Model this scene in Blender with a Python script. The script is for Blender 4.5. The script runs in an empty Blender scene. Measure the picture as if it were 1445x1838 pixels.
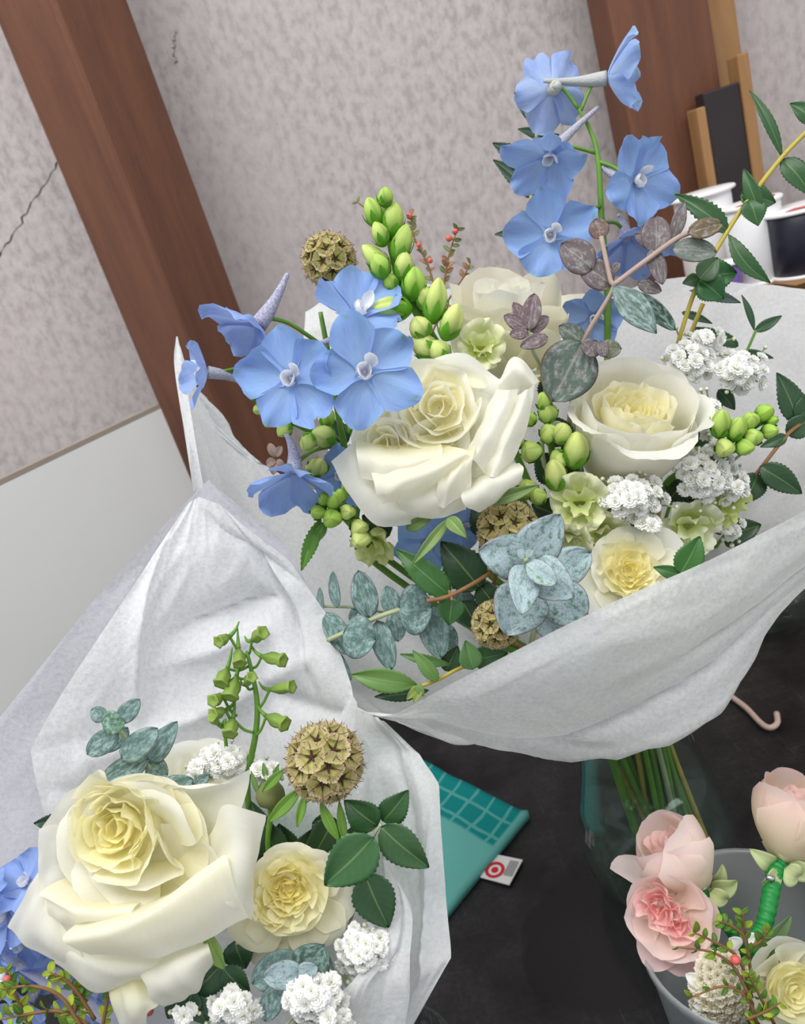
import bpy, math, random
import numpy as np
from mathutils import Vector, Matrix, noise

# ------------------------------------------------------------------ camera, world, light, exposure
SC = bpy.context.scene
COL = SC.collection
FPX, CX, CY = 1450.0, 722.5, 919.0
TZ = 0.75                                    # table height
CAM = np.array([0.0, 0.0, TZ + 0.62])
PITCH, ROLL = math.radians(20), math.radians(18)
FWD = np.array([0, math.cos(PITCH), -math.sin(PITCH)])
_R0 = np.array([1.0, 0, 0]); _U0 = np.array([0, math.sin(PITCH), math.cos(PITCH)])
XC = math.cos(ROLL) * _R0 - math.sin(ROLL) * _U0
YC = math.sin(ROLL) * _R0 + math.cos(ROLL) * _U0
cam_d = bpy.data.cameras.new('camera'); cam = bpy.data.objects.new('camera', cam_d); COL.objects.link(cam)
cam.matrix_world = Matrix([[XC[i], YC[i], -FWD[i], CAM[i]] for i in range(3)] + [[0, 0, 0, 1]])
cam_d.sensor_fit = 'VERTICAL'; cam_d.sensor_height = 24; cam_d.lens = 24 * FPX / 1838
cam_d.clip_start = 0.02; cam_d.clip_end = 50
cam_d.dof.use_dof = True; cam_d.dof.focus_distance = 0.50; cam_d.dof.aperture_fstop = 7.0
SC.camera = cam
w = bpy.data.worlds.new('world'); SC.world = w; w.use_nodes = True
w.node_tree.nodes['Background'].inputs[0].default_value = (0.93, 0.96, 1.0, 1)
w.node_tree.nodes['Background'].inputs[1].default_value = 0.66


def area(name, loc, target, sx, sy, energy, color):
    l = bpy.data.lights.new(name, 'AREA'); l.shape = 'RECTANGLE'; l.size = sx; l.size_y = sy
    l.energy = energy; l.color = color
    o = bpy.data.objects.new(name, l); COL.objects.link(o); o.location = loc
    o.rotation_euler = (Vector(target) - Vector(loc)).to_track_quat('-Z', 'Y').to_euler()
    return o


area('ceiling_light', (-0.5, 0.15, 2.75), (-0.25, 0.4, 0.8), 1.3, 0.7, 28, (1.0, 0.98, 0.95))
area('ceiling_light', (0.9, -0.5, 2.75), (0.4, 0.6, 0.8), 1.3, 0.5, 15, (1.0, 0.98, 0.95))
SC.view_settings.view_transform = 'Standard'; SC.view_settings.look = 'None'
SC.cycles.diffuse_bounces = 7; SC.cycles.transparent_max_bounces = 40; SC.cycles.max_bounces = 14
SC.view_settings.exposure = 0.10; SC.view_settings.gamma = 1.0; SC.view_settings.use_curve_mapping = False

# ------------------------------------------------------------------ helpers
rng = random.Random(7)


def A(*v): return np.array(v, dtype=float)


def unit(v):
    v = np.asarray(v, float); return v / (np.linalg.norm(v) + 1e-12)


def P(x, y, d):
    """world point seen at photo pixel x, y at depth d"""
    return CAM + d * (FWD + (x - CX) / FPX * XC - (y - CY) / FPX * YC)


def T(x, y, z=0.0):
    """point on the table (raised by z) seen at photo pixel x, y"""
    r = FWD + (x - CX) / FPX * XC - (y - CY) / FPX * YC
    return CAM + r * ((TZ + z - CAM[2]) / r[2])


def Dv(dx, dy, dz):
    """direction: right, down, towards the viewer"""
    return unit(dx * XC - dy * YC - dz * FWD)


def px(n, d): return n * d / FPX


def lin(c):
    return tuple(((x / 255) / 12.92 if x / 255 <= 0.04045 else ((x / 255 + 0.055) / 1.055) ** 2.4) for x in c)


def sm(x): x = np.clip(x, 0, 1); return x * x * (3 - 2 * x)


def empty(name, loc):
    o = bpy.data.objects.new(name, None); o.empty_display_size = 0.01
    COL.objects.link(o); o.location = Vector(loc); return o


def tag(o, label, cat, group=None, kind=None):
    o['label'] = label; o['category'] = cat
    if group: o['group'] = group
    if kind: o['kind'] = kind
    return o


def thing(name, label, cat, loc, group=None): return tag(empty(name, loc), label, cat, group)


def mesh(name, V, F, col=None, lf=None, smooth=True):
    me = bpy.data.meshes.new(name)
    V = np.asarray(V, float)
    me.from_pydata(V.tolist(), [], [tuple(int(i) for i in f) for f in F])
    if smooth: me.polygons.foreach_set('use_smooth', [True] * len(me.polygons))
    n = len(V)
    if col is not None:
        c = np.asarray(col, float)
        if c.ndim == 1: c = np.tile(c[:3], (n, 1))
        c = np.hstack([c[:, :3], np.ones((n, 1))])
        at = me.attributes.new('Col', 'FLOAT_COLOR', 'POINT'); at.data.foreach_set('color', c.ravel())
    if lf is not None:
        at = me.attributes.new('lf', 'FLOAT_VECTOR', 'POINT'); at.data.foreach_set('vector', np.asarray(lf, float).ravel())
    me.update()
    return me


def obj(name, me, mat, parent=None, label=None):
    o = bpy.data.objects.new(name, me); COL.objects.link(o)
    if mat is not None and not me.materials: me.materials.append(mat)
    if parent is not None: o.parent = parent
    if label: o['label'] = label
    return o


ROOT = {}


def part(parent, name, V, F, mat, col=None, lf=None, label=None, smooth=True):
    """mesh part given in world coordinates; the parent is a thing or a part with the thing's origin"""
    root = parent
    while root.parent is not None: root = root.parent
    V = np.asarray(V, float) - np.array(root.location)
    return obj(name, mesh(name, V, F, col, lf, smooth), mat, parent, label)


def grid_faces(nu, nv, closed=False):
    F = []
    for i in range(nu - 1):
        for j in range(nv - (0 if closed else 1)):
            j2 = (j + 1) % nv
            F.append((i * nv + j, i * nv + j2, (i + 1) * nv + j2, (i + 1) * nv + j))
    return F


def catmull(pts, n):
    p = np.asarray(pts, float)
    if len(p) == 2:
        t = np.linspace(0, 1, n)[:, None]; return p[0] * (1 - t) + p[1] * t
    q = np.vstack([2 * p[0] - p[1], p, 2 * p[-1] - p[-2]])
    out = []
    for u in np.linspace(0, len(p) - 1, n):
        i = min(int(u), len(p) - 2); t = u - i
        a, b, c, d = q[i], q[i + 1], q[i + 2], q[i + 3]
        out.append(0.5 * ((2 * b) + (c - a) * t + (2 * a - 5 * b + 4 * c - d) * t * t + (3 * b - a - 3 * c + d) * t ** 3))
    return np.array(out)


def linear(pts, n):
    p = np.asarray(pts, float); u = np.linspace(0, len(p) - 1, n)
    return np.stack([np.interp(u, np.arange(len(p)), p[:, k]) for k in range(p.shape[1])], 1)


def tube(pts, rad, n=7, samples=None):
    p = catmull(pts, samples) if samples else np.asarray(pts, float)
    m = len(p)
    rad = np.interp(np.linspace(0, 1, m), np.linspace(0, 1, len(rad)), rad) if np.ndim(rad) else np.full(m, rad)
    tang = np.gradient(p, axis=0); tang /= np.linalg.norm(tang, axis=1)[:, None] + 1e-12
    ref = A(0, 0, 1) if abs(tang[0][2]) < 0.9 else A(1, 0, 0)
    nrm = unit(np.cross(tang[0], ref)); V = []
    for i in range(m):
        nrm = unit(nrm - tang[i] * np.dot(nrm, tang[i])); b = np.cross(tang[i], nrm)
        for k in range(n):
            a = 2 * math.pi * k / n
            V.append(p[i] + rad[i] * (math.cos(a) * nrm + math.sin(a) * b))
    F = grid_faces(m, n, True)
    V.append(p[0]); V.append(p[-1])
    for k in range(n):
        F.append((m * n, (k + 1) % n, k)); F.append((m * n + 1, (m - 1) * n + k, (m - 1) * n + (k + 1) % n))
    return np.array(V), F


def frame(axis, ref=None):
    """3x3 columns X, Y, Z; X close to image-right"""
    z = unit(axis); r = XC if ref is None else np.asarray(ref, float)
    x = r - z * np.dot(r, z)
    if np.linalg.norm(x) < 1e-3: x = YC - z * np.dot(YC, z)
    x = unit(x); y = np.cross(z, x)
    return np.stack([x, y, z], 1)


def lathe(prof, n=24):
    """prof: list of (r, z) -> local verts"""
    V = []; F = grid_faces(len(prof), n, True)
    for r, z in prof:
        for k in range(n):
            a = 2 * math.pi * k / n; V.append((r * math.cos(a), r * math.sin(a), z))
    return np.array(V), F


def box(lo, hi):
    x0, y0, z0 = lo; x1, y1, z1 = hi
    V = [(x0, y0, z0), (x1, y0, z0), (x1, y1, z0), (x0, y1, z0), (x0, y0, z1), (x1, y0, z1), (x1, y1, z1), (x0, y1, z1)]
    F = [(0, 3, 2, 1), (4, 5, 6, 7), (0, 1, 5, 4), (1, 2, 6, 5), (2, 3, 7, 6), (3, 0, 4, 7)]
    return np.array(V, float), F


def bevel(o, wdt, seg=2):
    m = o.modifiers.new('bevel', 'BEVEL'); m.width = wdt; m.segments = seg; m.limit_method = 'ANGLE'
    return o


# ------------------------------------------------------------------ materials
def newmat(name):
    m = bpy.data.materials.new(name); m.use_nodes = True; m.node_tree.nodes.clear(); return m


def nd(m, typ, ins=None, **props):
    n = m.node_tree.nodes.new(typ)
    for k, v in props.items(): setattr(n, k, v)
    for k, v in (ins or {}).items():
        s = n.inputs[k]
        if isinstance(v, bpy.types.NodeSocket): m.node_tree.links.new(v, s)
        else:
            if hasattr(s.default_value, '__len__') and len(s.default_value) == 4 and len(v) == 3: v = tuple(v) + (1,)
            s.default_value = v
    return n


def mixc(m, fac, a, b, mode='MIX'):
    n = m.node_tree.nodes.new('ShaderNodeMix'); n.data_type = 'RGBA'; n.blend_type = mode
    for s, v in ((n.inputs[0], fac), (n.inputs[6], a), (n.inputs[7], b)):
        if isinstance(v, bpy.types.NodeSocket): m.node_tree.links.new(v, s)
        else: s.default_value = (tuple(v) + (1,))[:4] if hasattr(v, '__len__') else v
    return n.outputs[2]


def mth(m, op, a, b=0.0, c=None):
    ins = {0: a, 1: b}
    n = nd(m, 'ShaderNodeMath', ins, operation=op)
    if c is not None:
        if isinstance(c, bpy.types.NodeSocket): m.node_tree.links.new(c, n.inputs[2])
        else: n.inputs[2].default_value = c
    return n.outputs[0]


def ramp(m, fac, stops):
    n = nd(m, 'ShaderNodeValToRGB', {0: fac}); e = n.color_ramp.elements
    while len(e) < len(stops): e.new(0.5)
    for i, (p, c) in enumerate(stops):
        e[i].position = p; e[i].color = (tuple(c) + (1,))[:4] if hasattr(c, '__len__') else (c, c, c, 1)
    return n.outputs[0]


def out(m, sh):
    o = nd(m, 'ShaderNodeOutputMaterial'); m.node_tree.links.new(sh, o.inputs[0]); return m


def pbsdf(m, color, rough=0.5, spec=0.3, normal=None, **extra):
    ins = {'Base Color': color, 'Roughness': rough, 'Specular IOR Level': spec}
    if normal is not None: ins['Normal'] = normal
    ins.update(extra)
    return nd(m, 'ShaderNodeBsdfPrincipled', ins).outputs[0]


def bumpn(m, h, strength=0.3, dist=0.002):
    return nd(m, 'ShaderNodeBump', {'Height': h, 'Strength': strength, 'Distance': dist}).outputs[0]


def attr(m, name): return nd(m, 'ShaderNodeAttribute', attribute_name=name)


def texco(m, kind='Object'): return nd(m, 'ShaderNodeTexCoord').outputs[kind]


def mapping(m, vec, scale=(1, 1, 1), rot=(0, 0, 0), loc=(0, 0, 0)):
    return nd(m, 'ShaderNodeMapping', {'Vector': vec, 'Scale': scale, 'Rotation': rot, 'Location': loc}).outputs[0]


def noise_t(m, vec, scale, detail=3, rough=0.5, dist=0.0):
    return nd(m, 'ShaderNodeTexNoise', {'Vector': vec, 'Scale': scale, 'Detail': detail, 'Roughness': rough, 'Distortion': dist}).outputs[0]


def simple(name, rgb, rough=0.5, spec=0.3, var=0.08, scale=60, bump=0.0, metal=0.0):
    m = newmat(name); c = lin(rgb); n = noise_t(m, texco(m), scale, 3)
    cc = mixc(m, n, tuple(x * (1 - var) for x in c), tuple(min(1, x * (1 + var)) for x in c))
    nm = bumpn(m, n, bump, 0.001) if bump else None
    return out(m, pbsdf(m, cc, rough, spec, nm, Metallic=metal))


def petal_mat(name, trans=0.3, vein=0.05, veinscale=9, rough=0.55, drift=None):
    m = newmat(name); c = attr(m, 'Col').outputs[0]; l = attr(m, 'lf').outputs[1]
    n = noise_t(m, mapping(m, l, (veinscale, 1.2, 1)), 3.0, 3)
    v = ramp(m, n, [(0.3, 1 - vein), (0.7, 1 + 0.0)])
    if drift is not None:
        c = mixc(m, ramp(m, noise_t(m, mapping(m, l, (0.9, 1.3, 1.7)), 1.6, 3), [(0.42, 0.0), (0.68, 0.75)]), c, drift)
    cc = mixc(m, 1.0, c, v, 'MULTIPLY')
    nm = bumpn(m, n, 0.12, 0.0006)
    p = pbsdf(m, cc, rough, 0.18, nm)
    t = nd(m, 'ShaderNodeBsdfTranslucent', {'Color': cc}).outputs[0]
    return out(m, nd(m, 'ShaderNodeMixShader', {0: trans, 1: p, 2: t}).outputs[0])


def leaf_mat(name, rib, ribw=0.05, wax=None, waxamt=0.0, crack=None, spec=0.3, rough=0.45, edge=None, veins=0.05):
    m = newmat(name); c = attr(m, 'Col').outputs[0]; l = attr(m, 'lf').outputs[1]
    sep = nd(m, 'ShaderNodeSeparateXYZ', {0: l}); s, t = sep.outputs[0], sep.outputs[1]
    sa = mth(m, 'ABSOLUTE', s)
    vv = nd(m, 'ShaderNodeMath', {0: mth(m, 'SUBTRACT', mth(m, 'MULTIPLY', t, 46.0), mth(m, 'MULTIPLY', sa, 12.0))}, operation='SINE').outputs[0]
    veinm = ramp(m, vv, [(0.80, 0.0), (1.0, 1.0)])
    cc = mixc(m, mth(m, 'MULTIPLY', veinm, veins), c, rib)
    n1 = noise_t(m, mapping(m, l, (1.6, 2.6, 3)), 3.0, 4, 0.6)
    cc = mixc(m, mth(m, 'MULTIPLY', n1, 0.25), cc, (0.02, 0.05, 0.02))
    if wax is not None:
        n2 = noise_t(m, mapping(m, l, (1.4, 2.2, 9)), 2.6, 5, 0.65)
        cc = mixc(m, ramp(m, n2, [(0.62 - 0.42 * waxamt, 0.0), (0.80 - 0.42 * waxamt, 1.0)]), cc, wax)
    if crack is not None:
        wv = nd(m, 'ShaderNodeTexNoise', {'Vector': mapping(m, l, (2, 3, 9)), 'Scale': 2.0}).outputs[1]
        lv = nd(m, 'ShaderNodeVectorMath', {0: mapping(m, l, (1.5, 2.4, 9)), 1: mixc(m, 0.35, (0, 0, 0), wv)}, operation='ADD').outputs[0]
        vo = nd(m, 'ShaderNodeTexVoronoi', {'Vector': lv, 'Scale': 5.0}, feature='DISTANCE_TO_EDGE').outputs[0]
        k = ramp(m, vo, [(0.0, 1.0), (0.06, 0.0)])
        pm = ramp(m, noise_t(m, mapping(m, l, (1.2, 2, 5)), 3.0, 2), [(0.30, 0.2), (0.5, 1.0)])
        cc = mixc(m, mth(m, 'MULTIPLY', mth(m, 'MULTIPLY', k, pm), 0.75), cc, crack)
    ribm = ramp(m, sa, [(0.0, 1.0), (ribw, 0.75), (ribw * 2.2, 0.0)])
    cc = mixc(m, mth(m, 'MULTIPLY', ribm, 0.5), cc, rib)
    if edge is not None:
        cc = mixc(m, ramp(m, sa, [(0.93, 0.0), (1.0, 0.8)]), cc, edge)
    p = pbsdf(m, cc, rough, spec, bumpn(m, n1, 0.15, 0.0006))
    tr = nd(m, 'ShaderNodeBsdfTranslucent', {'Color': cc}).outputs[0]
    return out(m, nd(m, 'ShaderNodeMixShader', {0: 0.15, 1: p, 2: tr}).outputs[0])


def tissue_mat(name, rgb, transp=0.08, trans=0.42):
    m = newmat(name); co = texco(m); c = lin(rgb)
    n = ramp(m, noise_t(m, co, 360, 5, 0.75), [(0.34, 0.0), (0.64, 1.0)]); n2 = noise_t(m, co, 30, 5, 0.62)
    cc = mixc(m, n, tuple(x * 0.80 for x in c), tuple(min(1, x * 1.10) for x in c))
    h = mth(m, 'ADD', mth(m, 'MULTIPLY', n, 0.12), n2)
    nm = bumpn(m, h, 0.30, 0.004)
    d = pbsdf(m, cc, 0.6, 0.12, nm)
    t = nd(m, 'ShaderNodeBsdfTranslucent', {'Color': cc, 'Normal': nm}).outputs[0]
    s = nd(m, 'ShaderNodeMixShader', {0: trans, 1: d, 2: t}).outputs[0]
    tp = nd(m, 'ShaderNodeBsdfTransparent').outputs[0]
    return out(m, nd(m, 'ShaderNodeMixShader', {0: mth(m, 'MULTIPLY', n, 2 * transp), 1: s, 2: tp}).outputs[0])


def glass_mat(name, tint, rough=0.02, body=0.05, bodycol=(0.6, 0.65, 0.65), edge=0.55):
    m = newmat(name)
    fc = nd(m, 'ShaderNodeLayerWeight', {'Blend': 0.5}).outputs[1]
    fr = mth(m, 'ADD', mth(m, 'MULTIPLY', mth(m, 'POWER', fc, 4.0), edge), 0.03)
    n = noise_t(m, texco(m), 30, 2)
    tp = nd(m, 'ShaderNodeBsdfTransparent', {'Color': tint}).outputs[0]
    df = nd(m, 'ShaderNodeBsdfDiffuse', {'Color': mixc(m, n, bodycol, tuple(x * 1.1 for x in bodycol))}).outputs[0]
    gl = nd(m, 'ShaderNodeBsdfGlossy', {'Color': (0.9, 0.95, 0.95), 'Roughness': rough}).outputs[0]
    a = nd(m, 'ShaderNodeMixShader', {0: body, 1: tp, 2: df}).outputs[0]
    return out(m, nd(m, 'ShaderNodeMixShader', {0: fr, 1: a, 2: gl}).outputs[0])


M = {}
M['rose'] = petal_mat('rose_petal', 0.48, 0.03, 7)
M['blue'] = petal_mat('delphinium_sepal', 0.34, 0.20, 16, drift=lin((146, 172, 238)))
M['cream'] = petal_mat('snapdragon_petal', 0.30, 0.05, 7)
M['white'] = petal_mat('filler_petal', 0.25, 0.03, 5)
M['bud'] = petal_mat('bud_skin', 0.25, 0.10, 5, 0.4)
M['calyx'] = petal_mat('calyx_skin', 0.15, 0.16, 8, 0.5)
M['stem'] = simple('green_stem', (96, 140, 52), 0.5, 0.3, 0.25, 90)
M['stem_yellow'] = simple('yellow_twig', (176, 160, 72), 0.55, 0.3, 0.2, 120)
M['stem_brown'] = simple('brown_twig', (132, 98, 66), 0.6, 0.25, 0.25, 150)
M['stem_pink'] = simple('pink_grey_twig', (164, 144, 134), 0.55, 0.25, 0.15, 120)
M['stem_pale'] = simple('pale_green_twig', (162, 172, 136), 0.55, 0.25, 0.15, 120)
M['leaf'] = leaf_mat('dark_green_leaf', lin((136, 166, 104)), 0.028, spec=0.5, rough=0.36)
M['sepal'] = leaf_mat('green_sepal', lin((160, 190, 120)), 0.05, spec=0.3, rough=0.5)
M['euc'] = leaf_mat('blue_eucalyptus_leaf', lin((150, 172, 168)), 0.03, lin((164, 188, 188)), 0.42, lin((58, 86, 82)), 0.25, 0.55, lin((96, 96, 92)), 0.05)
M['euc_wax'] = leaf_mat('waxy_eucalyptus_leaf', lin((170, 195, 205)), 0.02, lin((172, 192, 198)), 0.72, lin((52, 88, 66)), 0.25, 0.5, lin((120, 90, 92)), 0.03)
M['euc_purple'] = leaf_mat('purple_eucalyptus_leaf', lin((170, 164, 160)), 0.03, lin((158, 156, 156)), 0.32, lin((84, 68, 74)), 0.25, 0.55, lin((112, 66, 72)), 0.05)
M['tissue'] = tissue_mat('white_tissue_paper', (243, 245, 249))
M['tissue_thin'] = tissue_mat('thin_tissue_paper', (226, 226, 236), 0.16, 0.45)

# spur
m = newmat('spur_skin'); c = attr(m, 'Col').outputs[0]
n = noise_t(m, texco(m), 900, 3, 0.6)
cc = mixc(m, ramp(m, n, [(0.42, 0.0), (0.6, 1.0)]), c, lin((176, 178, 178)))
M['spur'] = out(m, pbsdf(m, cc, 0.6, 0.2, bumpn(m, n, 0.6, 0.001)))
# papery seed cups
m = newmat('papery_seed_cup'); c = attr(m, 'Col').outputs[0]; l = attr(m, 'lf').outputs[1]
sx = nd(m, 'ShaderNodeSeparateXYZ', {0: l})
wv = nd(m, 'ShaderNodeMath', {0: mth(m, 'MULTIPLY', sx.outputs[0], 30 * 2 * math.pi)}, operation='SINE').outputs[0]
k = mth(m, 'MULTIPLY', ramp(m, wv, [(0.55, 0.0), (0.95, 1.0)]), mth(m, 'MULTIPLY', sx.outputs[1], 0.5))
cc = mixc(m, k, c, lin((150, 120, 84)))
p = pbsdf(m, cc, 0.6, 0.2); t = nd(m, 'ShaderNodeBsdfTranslucent', {'Color': cc}).outputs[0]
M['cup'] = out(m, nd(m, 'ShaderNodeMixShader', {0: 0.45, 1: p, 2: t}).outputs[0])
M['star'] = simple('dark_seed_star', (70, 42, 40), 0.5, 0.3, 0.2, 300)
M['berry'] = simple('red_berry', (206, 92, 84), 0.35, 0.4, 0.15, 300)
# plaster wall
m = newmat('grey_plaster_wall'); co = texco(m)
n1 = noise_t(m, mapping(m, co, (1, 1, 0.6)), 95, 4, 0.6); n2 = noise_t(m, co, 3.5, 3); n3 = noise_t(m, co, 420, 2)
bl = ramp(m, n1, [(0.36, lin((160, 152, 151))), (0.50, lin((178, 171, 170))), (0.64, lin((188, 181, 180)))])
cc = mixc(m, ramp(m, n2, [(0.4, 0.0), (0.7, 0.6)]), bl, lin((184, 175, 173)))
M['wall'] = out(m, pbsdf(m, cc, 0.8, 0.15, bumpn(m, mth(m, 'ADD', n1, mth(m, 'MULTIPLY', n3, 0.3)), 0.35, 0.003)))


def wood(name, c1, c2, scale=14, rough=0.55):
    m = newmat(name); co = texco(m)
    n1 = noise_t(m, mapping(m, co, (scale * 4, scale * 4, scale * 0.5)), 1.0, 5, 0.6, 0.4)
    n2 = noise_t(m, mapping(m, co, (3, 3, 1)), 4.0, 3)
    n3 = noise_t(m, mapping(m, co, (300, 300, 70)), 1.0, 2)
    cc = mixc(m, ramp(m, n1, [(0.3, 0.0), (0.7, 1.0)]), lin(c1), lin(c2))
    cc = mixc(m, mth(m, 'MULTIPLY', n2, 0.35), cc, tuple(x * 0.7 for x in lin(c1)))
    return out(m, pbsdf(m, cc, rough, 0.3, bumpn(m, mth(m, 'ADD', n1, n3), 0.25, 0.002)))


M['post'] = wood('red_brown_stained_wood', (94, 60, 46), (116, 76, 56), 10, 0.55)
M['tanwood'] = wood('tan_bare_wood', (146, 108, 70), (170, 130, 88), 12)
M['board'] = simple('white_board', (222, 221, 219), 0.35, 0.35, 0.03, 5)
M['boardedge'] = simple('board_edge', (150, 140, 130), 0.7, 0.2, 0.1, 40)
M['dark'] = simple('black_panel', (46, 40, 42), 0.5, 0.3, 0.15, 20)
M['crack'] = simple('dark_crack', (78, 72, 72), 0.9, 0.05, 0.2, 200)
# table
m = newmat('scratched_black_table'); co = texco(m)
n1 = noise_t(m, co, 9, 5, 0.65); n2 = noise_t(m, mapping(m, co, (210, 5, 9), (0, 0, 0.9)), 1.0, 4, 0.7, 1.6)
n3 = noise_t(m, mapping(m, co, (5, 230, 9), (0, 0, 0.4)), 1.0, 4, 0.7, 1.6)
n4 = noise_t(m, co, 240, 3)
scr = mth(m, 'MAXIMUM', ramp(m, n2, [(0.61, 0.0), (0.70, 1.0)]), ramp(m, n3, [(0.61, 0.0), (0.70, 1.0)]))
dust = mth(m, 'MULTIPLY', mth(m, 'ADD', mth(m, 'MULTIPLY', scr, 0.5), mth(m, 'MULTIPLY', n4, 0.5)), ramp(m, n1, [(0.38, 0.05), (0.7, 1.0)]))
patch_c = T(1075, 1690)
patch_d = nd(m, 'ShaderNodeVectorMath', {0: mapping(m, nd(m, 'ShaderNodeNewGeometry').outputs[0], (1, 1, 0)), 1: (patch_c[0], patch_c[1], 0)}, operation='DISTANCE').outputs[1]
patch_d = mth(m, 'ADD', patch_d, mth(m, 'MULTIPLY', n1, 0.03))
patch = ramp(m, patch_d, [(0.080, 1.0), (0.086, 0.0)])  # roundish patch of the top: dust thinned, so darker, and roughness lowered
dust = mth(m, 'MULTIPLY', dust, mth(m, 'SUBTRACT', 1.0, mth(m, 'MULTIPLY', patch, 0.85)))
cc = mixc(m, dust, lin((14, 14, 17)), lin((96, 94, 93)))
M['table'] = out(m, pbsdf(m, cc, mixc(m, patch, (0.42, 0.42, 0.42), (0.12, 0.12, 0.12)), 0.35, bumpn(m, mth(m, 'ADD', n2, n3), 0.06, 0.001)))
M['vase_glass'] = glass_mat('clear_glass', (0.93, 0.97, 0.96), 0.03, 0.012, (0.35, 0.4, 0.4), 0.6)
M['water'] = glass_mat('water', (0.93, 0.96, 0.92), 0.03, 0.01, (0.2, 0.25, 0.2), 0.25)
M['tub'] = glass_mat('frosted_plastic', (0.80, 0.83, 0.85), 0.25, 0.42, (0.46, 0.48, 0.49), 0.3)
M['tape'] = simple('green_floral_tape', (28, 128, 58), 0.45, 0.35, 0.2, 220, 0.4)
M['pin'] = simple('silver_pin', (210, 210, 212), 0.25, 0.5, 0.05, 60, 0, 1.0)
M['ribbon_white'] = simple('white_ribbon', (226, 226, 228), 0.45, 0.3, 0.04, 200)
M['ribbon_navy'] = simple('navy_ribbon', (28, 30, 44), 0.35, 0.4, 0.15, 200)
M['ribbon_purple'] = simple('purple_ribbon', (122, 92, 170), 0.4, 0.3, 0.1, 200)
M['flange'] = simple('white_card_flange', (232, 230, 230), 0.6, 0.2, 0.04, 80)
M['redprint'] = simple('red_print', (196, 92, 88), 0.6, 0.2, 0.08, 120)
M['logo_red'] = simple('red_logo_ink', (204, 44, 50), 0.6, 0.2, 0.05, 120)
M['tagtext'] = simple('grey_print', (120, 120, 124), 0.7, 0.2, 0.05, 120)
M['tagwhite'] = simple('white_label_fabric', (226, 224, 222), 0.75, 0.15, 0.06, 300)
M['hook'] = simple('pinkish_wire_coating', (214, 186, 172), 0.4, 0.4, 0.06, 90)
M['floor'] = simple('grey_concrete_floor', (120, 118, 115), 0.8, 0.2, 0.12, 8)
M['ceil'] = simple('white_ceiling', (225, 225, 222), 0.9, 0.1, 0.03, 8)

# ------------------------------------------------------------------ structure: wall, floor, table, posts, board
WY = 1.22


def struct(o): o['kind'] = 'structure'; return o


V, F = box((-2.2, WY, 0), (2.6, WY + 0.1, 2.9)); wall = struct(obj('wall_back', mesh('wall_back', V, F, smooth=False), M['wall']))
V, F = box((-2.2, -1.6, -0.05), (2.6, WY + 0.1, 0)); struct(obj('floor', mesh('floor', V, F, smooth=False), M['floor']))


def wallpt(x, y, yy=WY):
    r = FWD + (x - CX) / FPX * XC - (y - CY) / FPX * YC
    return CAM + r * (yy / r[1])


# cracks in the plaster (grooves filled with dark)
def crack(pts, w0, seed):
    r = random.Random(seed); P3 = linear([wallpt(*p) for p in pts], 26); V = []
    for i, p in enumerate(P3):
        j = A(r.uniform(-1, 1), 0, r.uniform(-1, 1)) * 0.0025
        ww = w0 * r.uniform(0.4, 1.2)
        q = p + j
        V += [q + A(-ww, -0.0006, 0), q + A(ww, -0.0006, ww), q + A(-ww, 0.004, 0), q + A(ww, 0.004, ww)]
    F = []
    for i in range(len(P3) - 1):
        a, b = 4 * i, 4 * i + 4
        F += [(a, a + 1, b + 1, b), (a, b, b + 2, a + 2), (a + 1, a + 3, b + 3, b + 1)]
    o = obj('crack', mesh('crack', V, F, smooth=False), M['crack'], wall); o['label'] = 'dark diagonal crack in plaster'


crack([(-20, 490), (20, 430), (60, 362), (110, 285)], 0.0022, 3)
crack([(315, 60), (312, 90), (316, 115)], 0.0004, 5)

# table
V, F = box((-0.95, 0.02, TZ - 0.035), (1.15, 1.0, TZ))
tb = thing('work_table', 'scratched black topped work table under the bouquets', 'table', (0.1, 0.6, 0))
bevel(part(tb, 'table_top', V, F, M['table'], smooth=False), 0.004)
for sx_ in (-0.9, 1.1):
    for sy_ in (0.07, 0.93):
        V, F = box((sx_ - 0.025, sy_ - 0.025, 0), (sx_ + 0.025, sy_ + 0.025, TZ - 0.035)); part(tb, 'leg', V, F, M['dark'], smooth=False)


def vbox(name, cx, cy, hw, hd, z0, z1, rot, mat, bev=0.004, root=None):
    c, s = math.cos(rot), math.sin(rot)
    V, F = box((-hw, -hd, z0), (hw, hd, z1))
    V = np.stack([cx + c * V[:, 0] - s * V[:, 1], cy + s * V[:, 0] + c * V[:, 1], V[:, 2]], 1)
    return V, F


# left wooden post: a square timber turned on its corner, standing in front of the wall
pb = wallpt(262, 420, 1.06)
V, F = vbox('p', pb[0], pb[1] + 0.03, 0.052, 0.052, 0.0, 2.9, math.radians(-40), M['post'])
o = obj('wooden_post', mesh('wooden_post', V, F, smooth=False), M['post']); bevel(o, 0.005)
tag(o, 'thick red brown square wooden post in front of plaster wall beside white board', 'post')
pb = wallpt(1182, 130, 1.15)
V, F = vbox('p', pb[0], pb[1], 0.066, 0.03, 0.0, 2.9, math.radians(4), M['post'])
o = obj('wooden_post', mesh('wooden_post.001', V, F, smooth=False), M['post']); bevel(o, 0.004)
tag(o, 'flat dark brown wooden upright behind the tall blue delphinium', 'post')
# tan batten and dark framed panel beside it
pb = wallpt(1287, 60, 1.18)
V, F = vbox('p', pb[0], pb[1], 0.024, 0.012, 0.0, 2.7, math.radians(4), M['tanwood'])
o = obj('wooden_batten', mesh('wooden_batten', V, F, smooth=False), M['tanwood']); bevel(o, 0.002)
tag(o, 'narrow tan wooden batten upright next to dark brown upright', 'batten')

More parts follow.
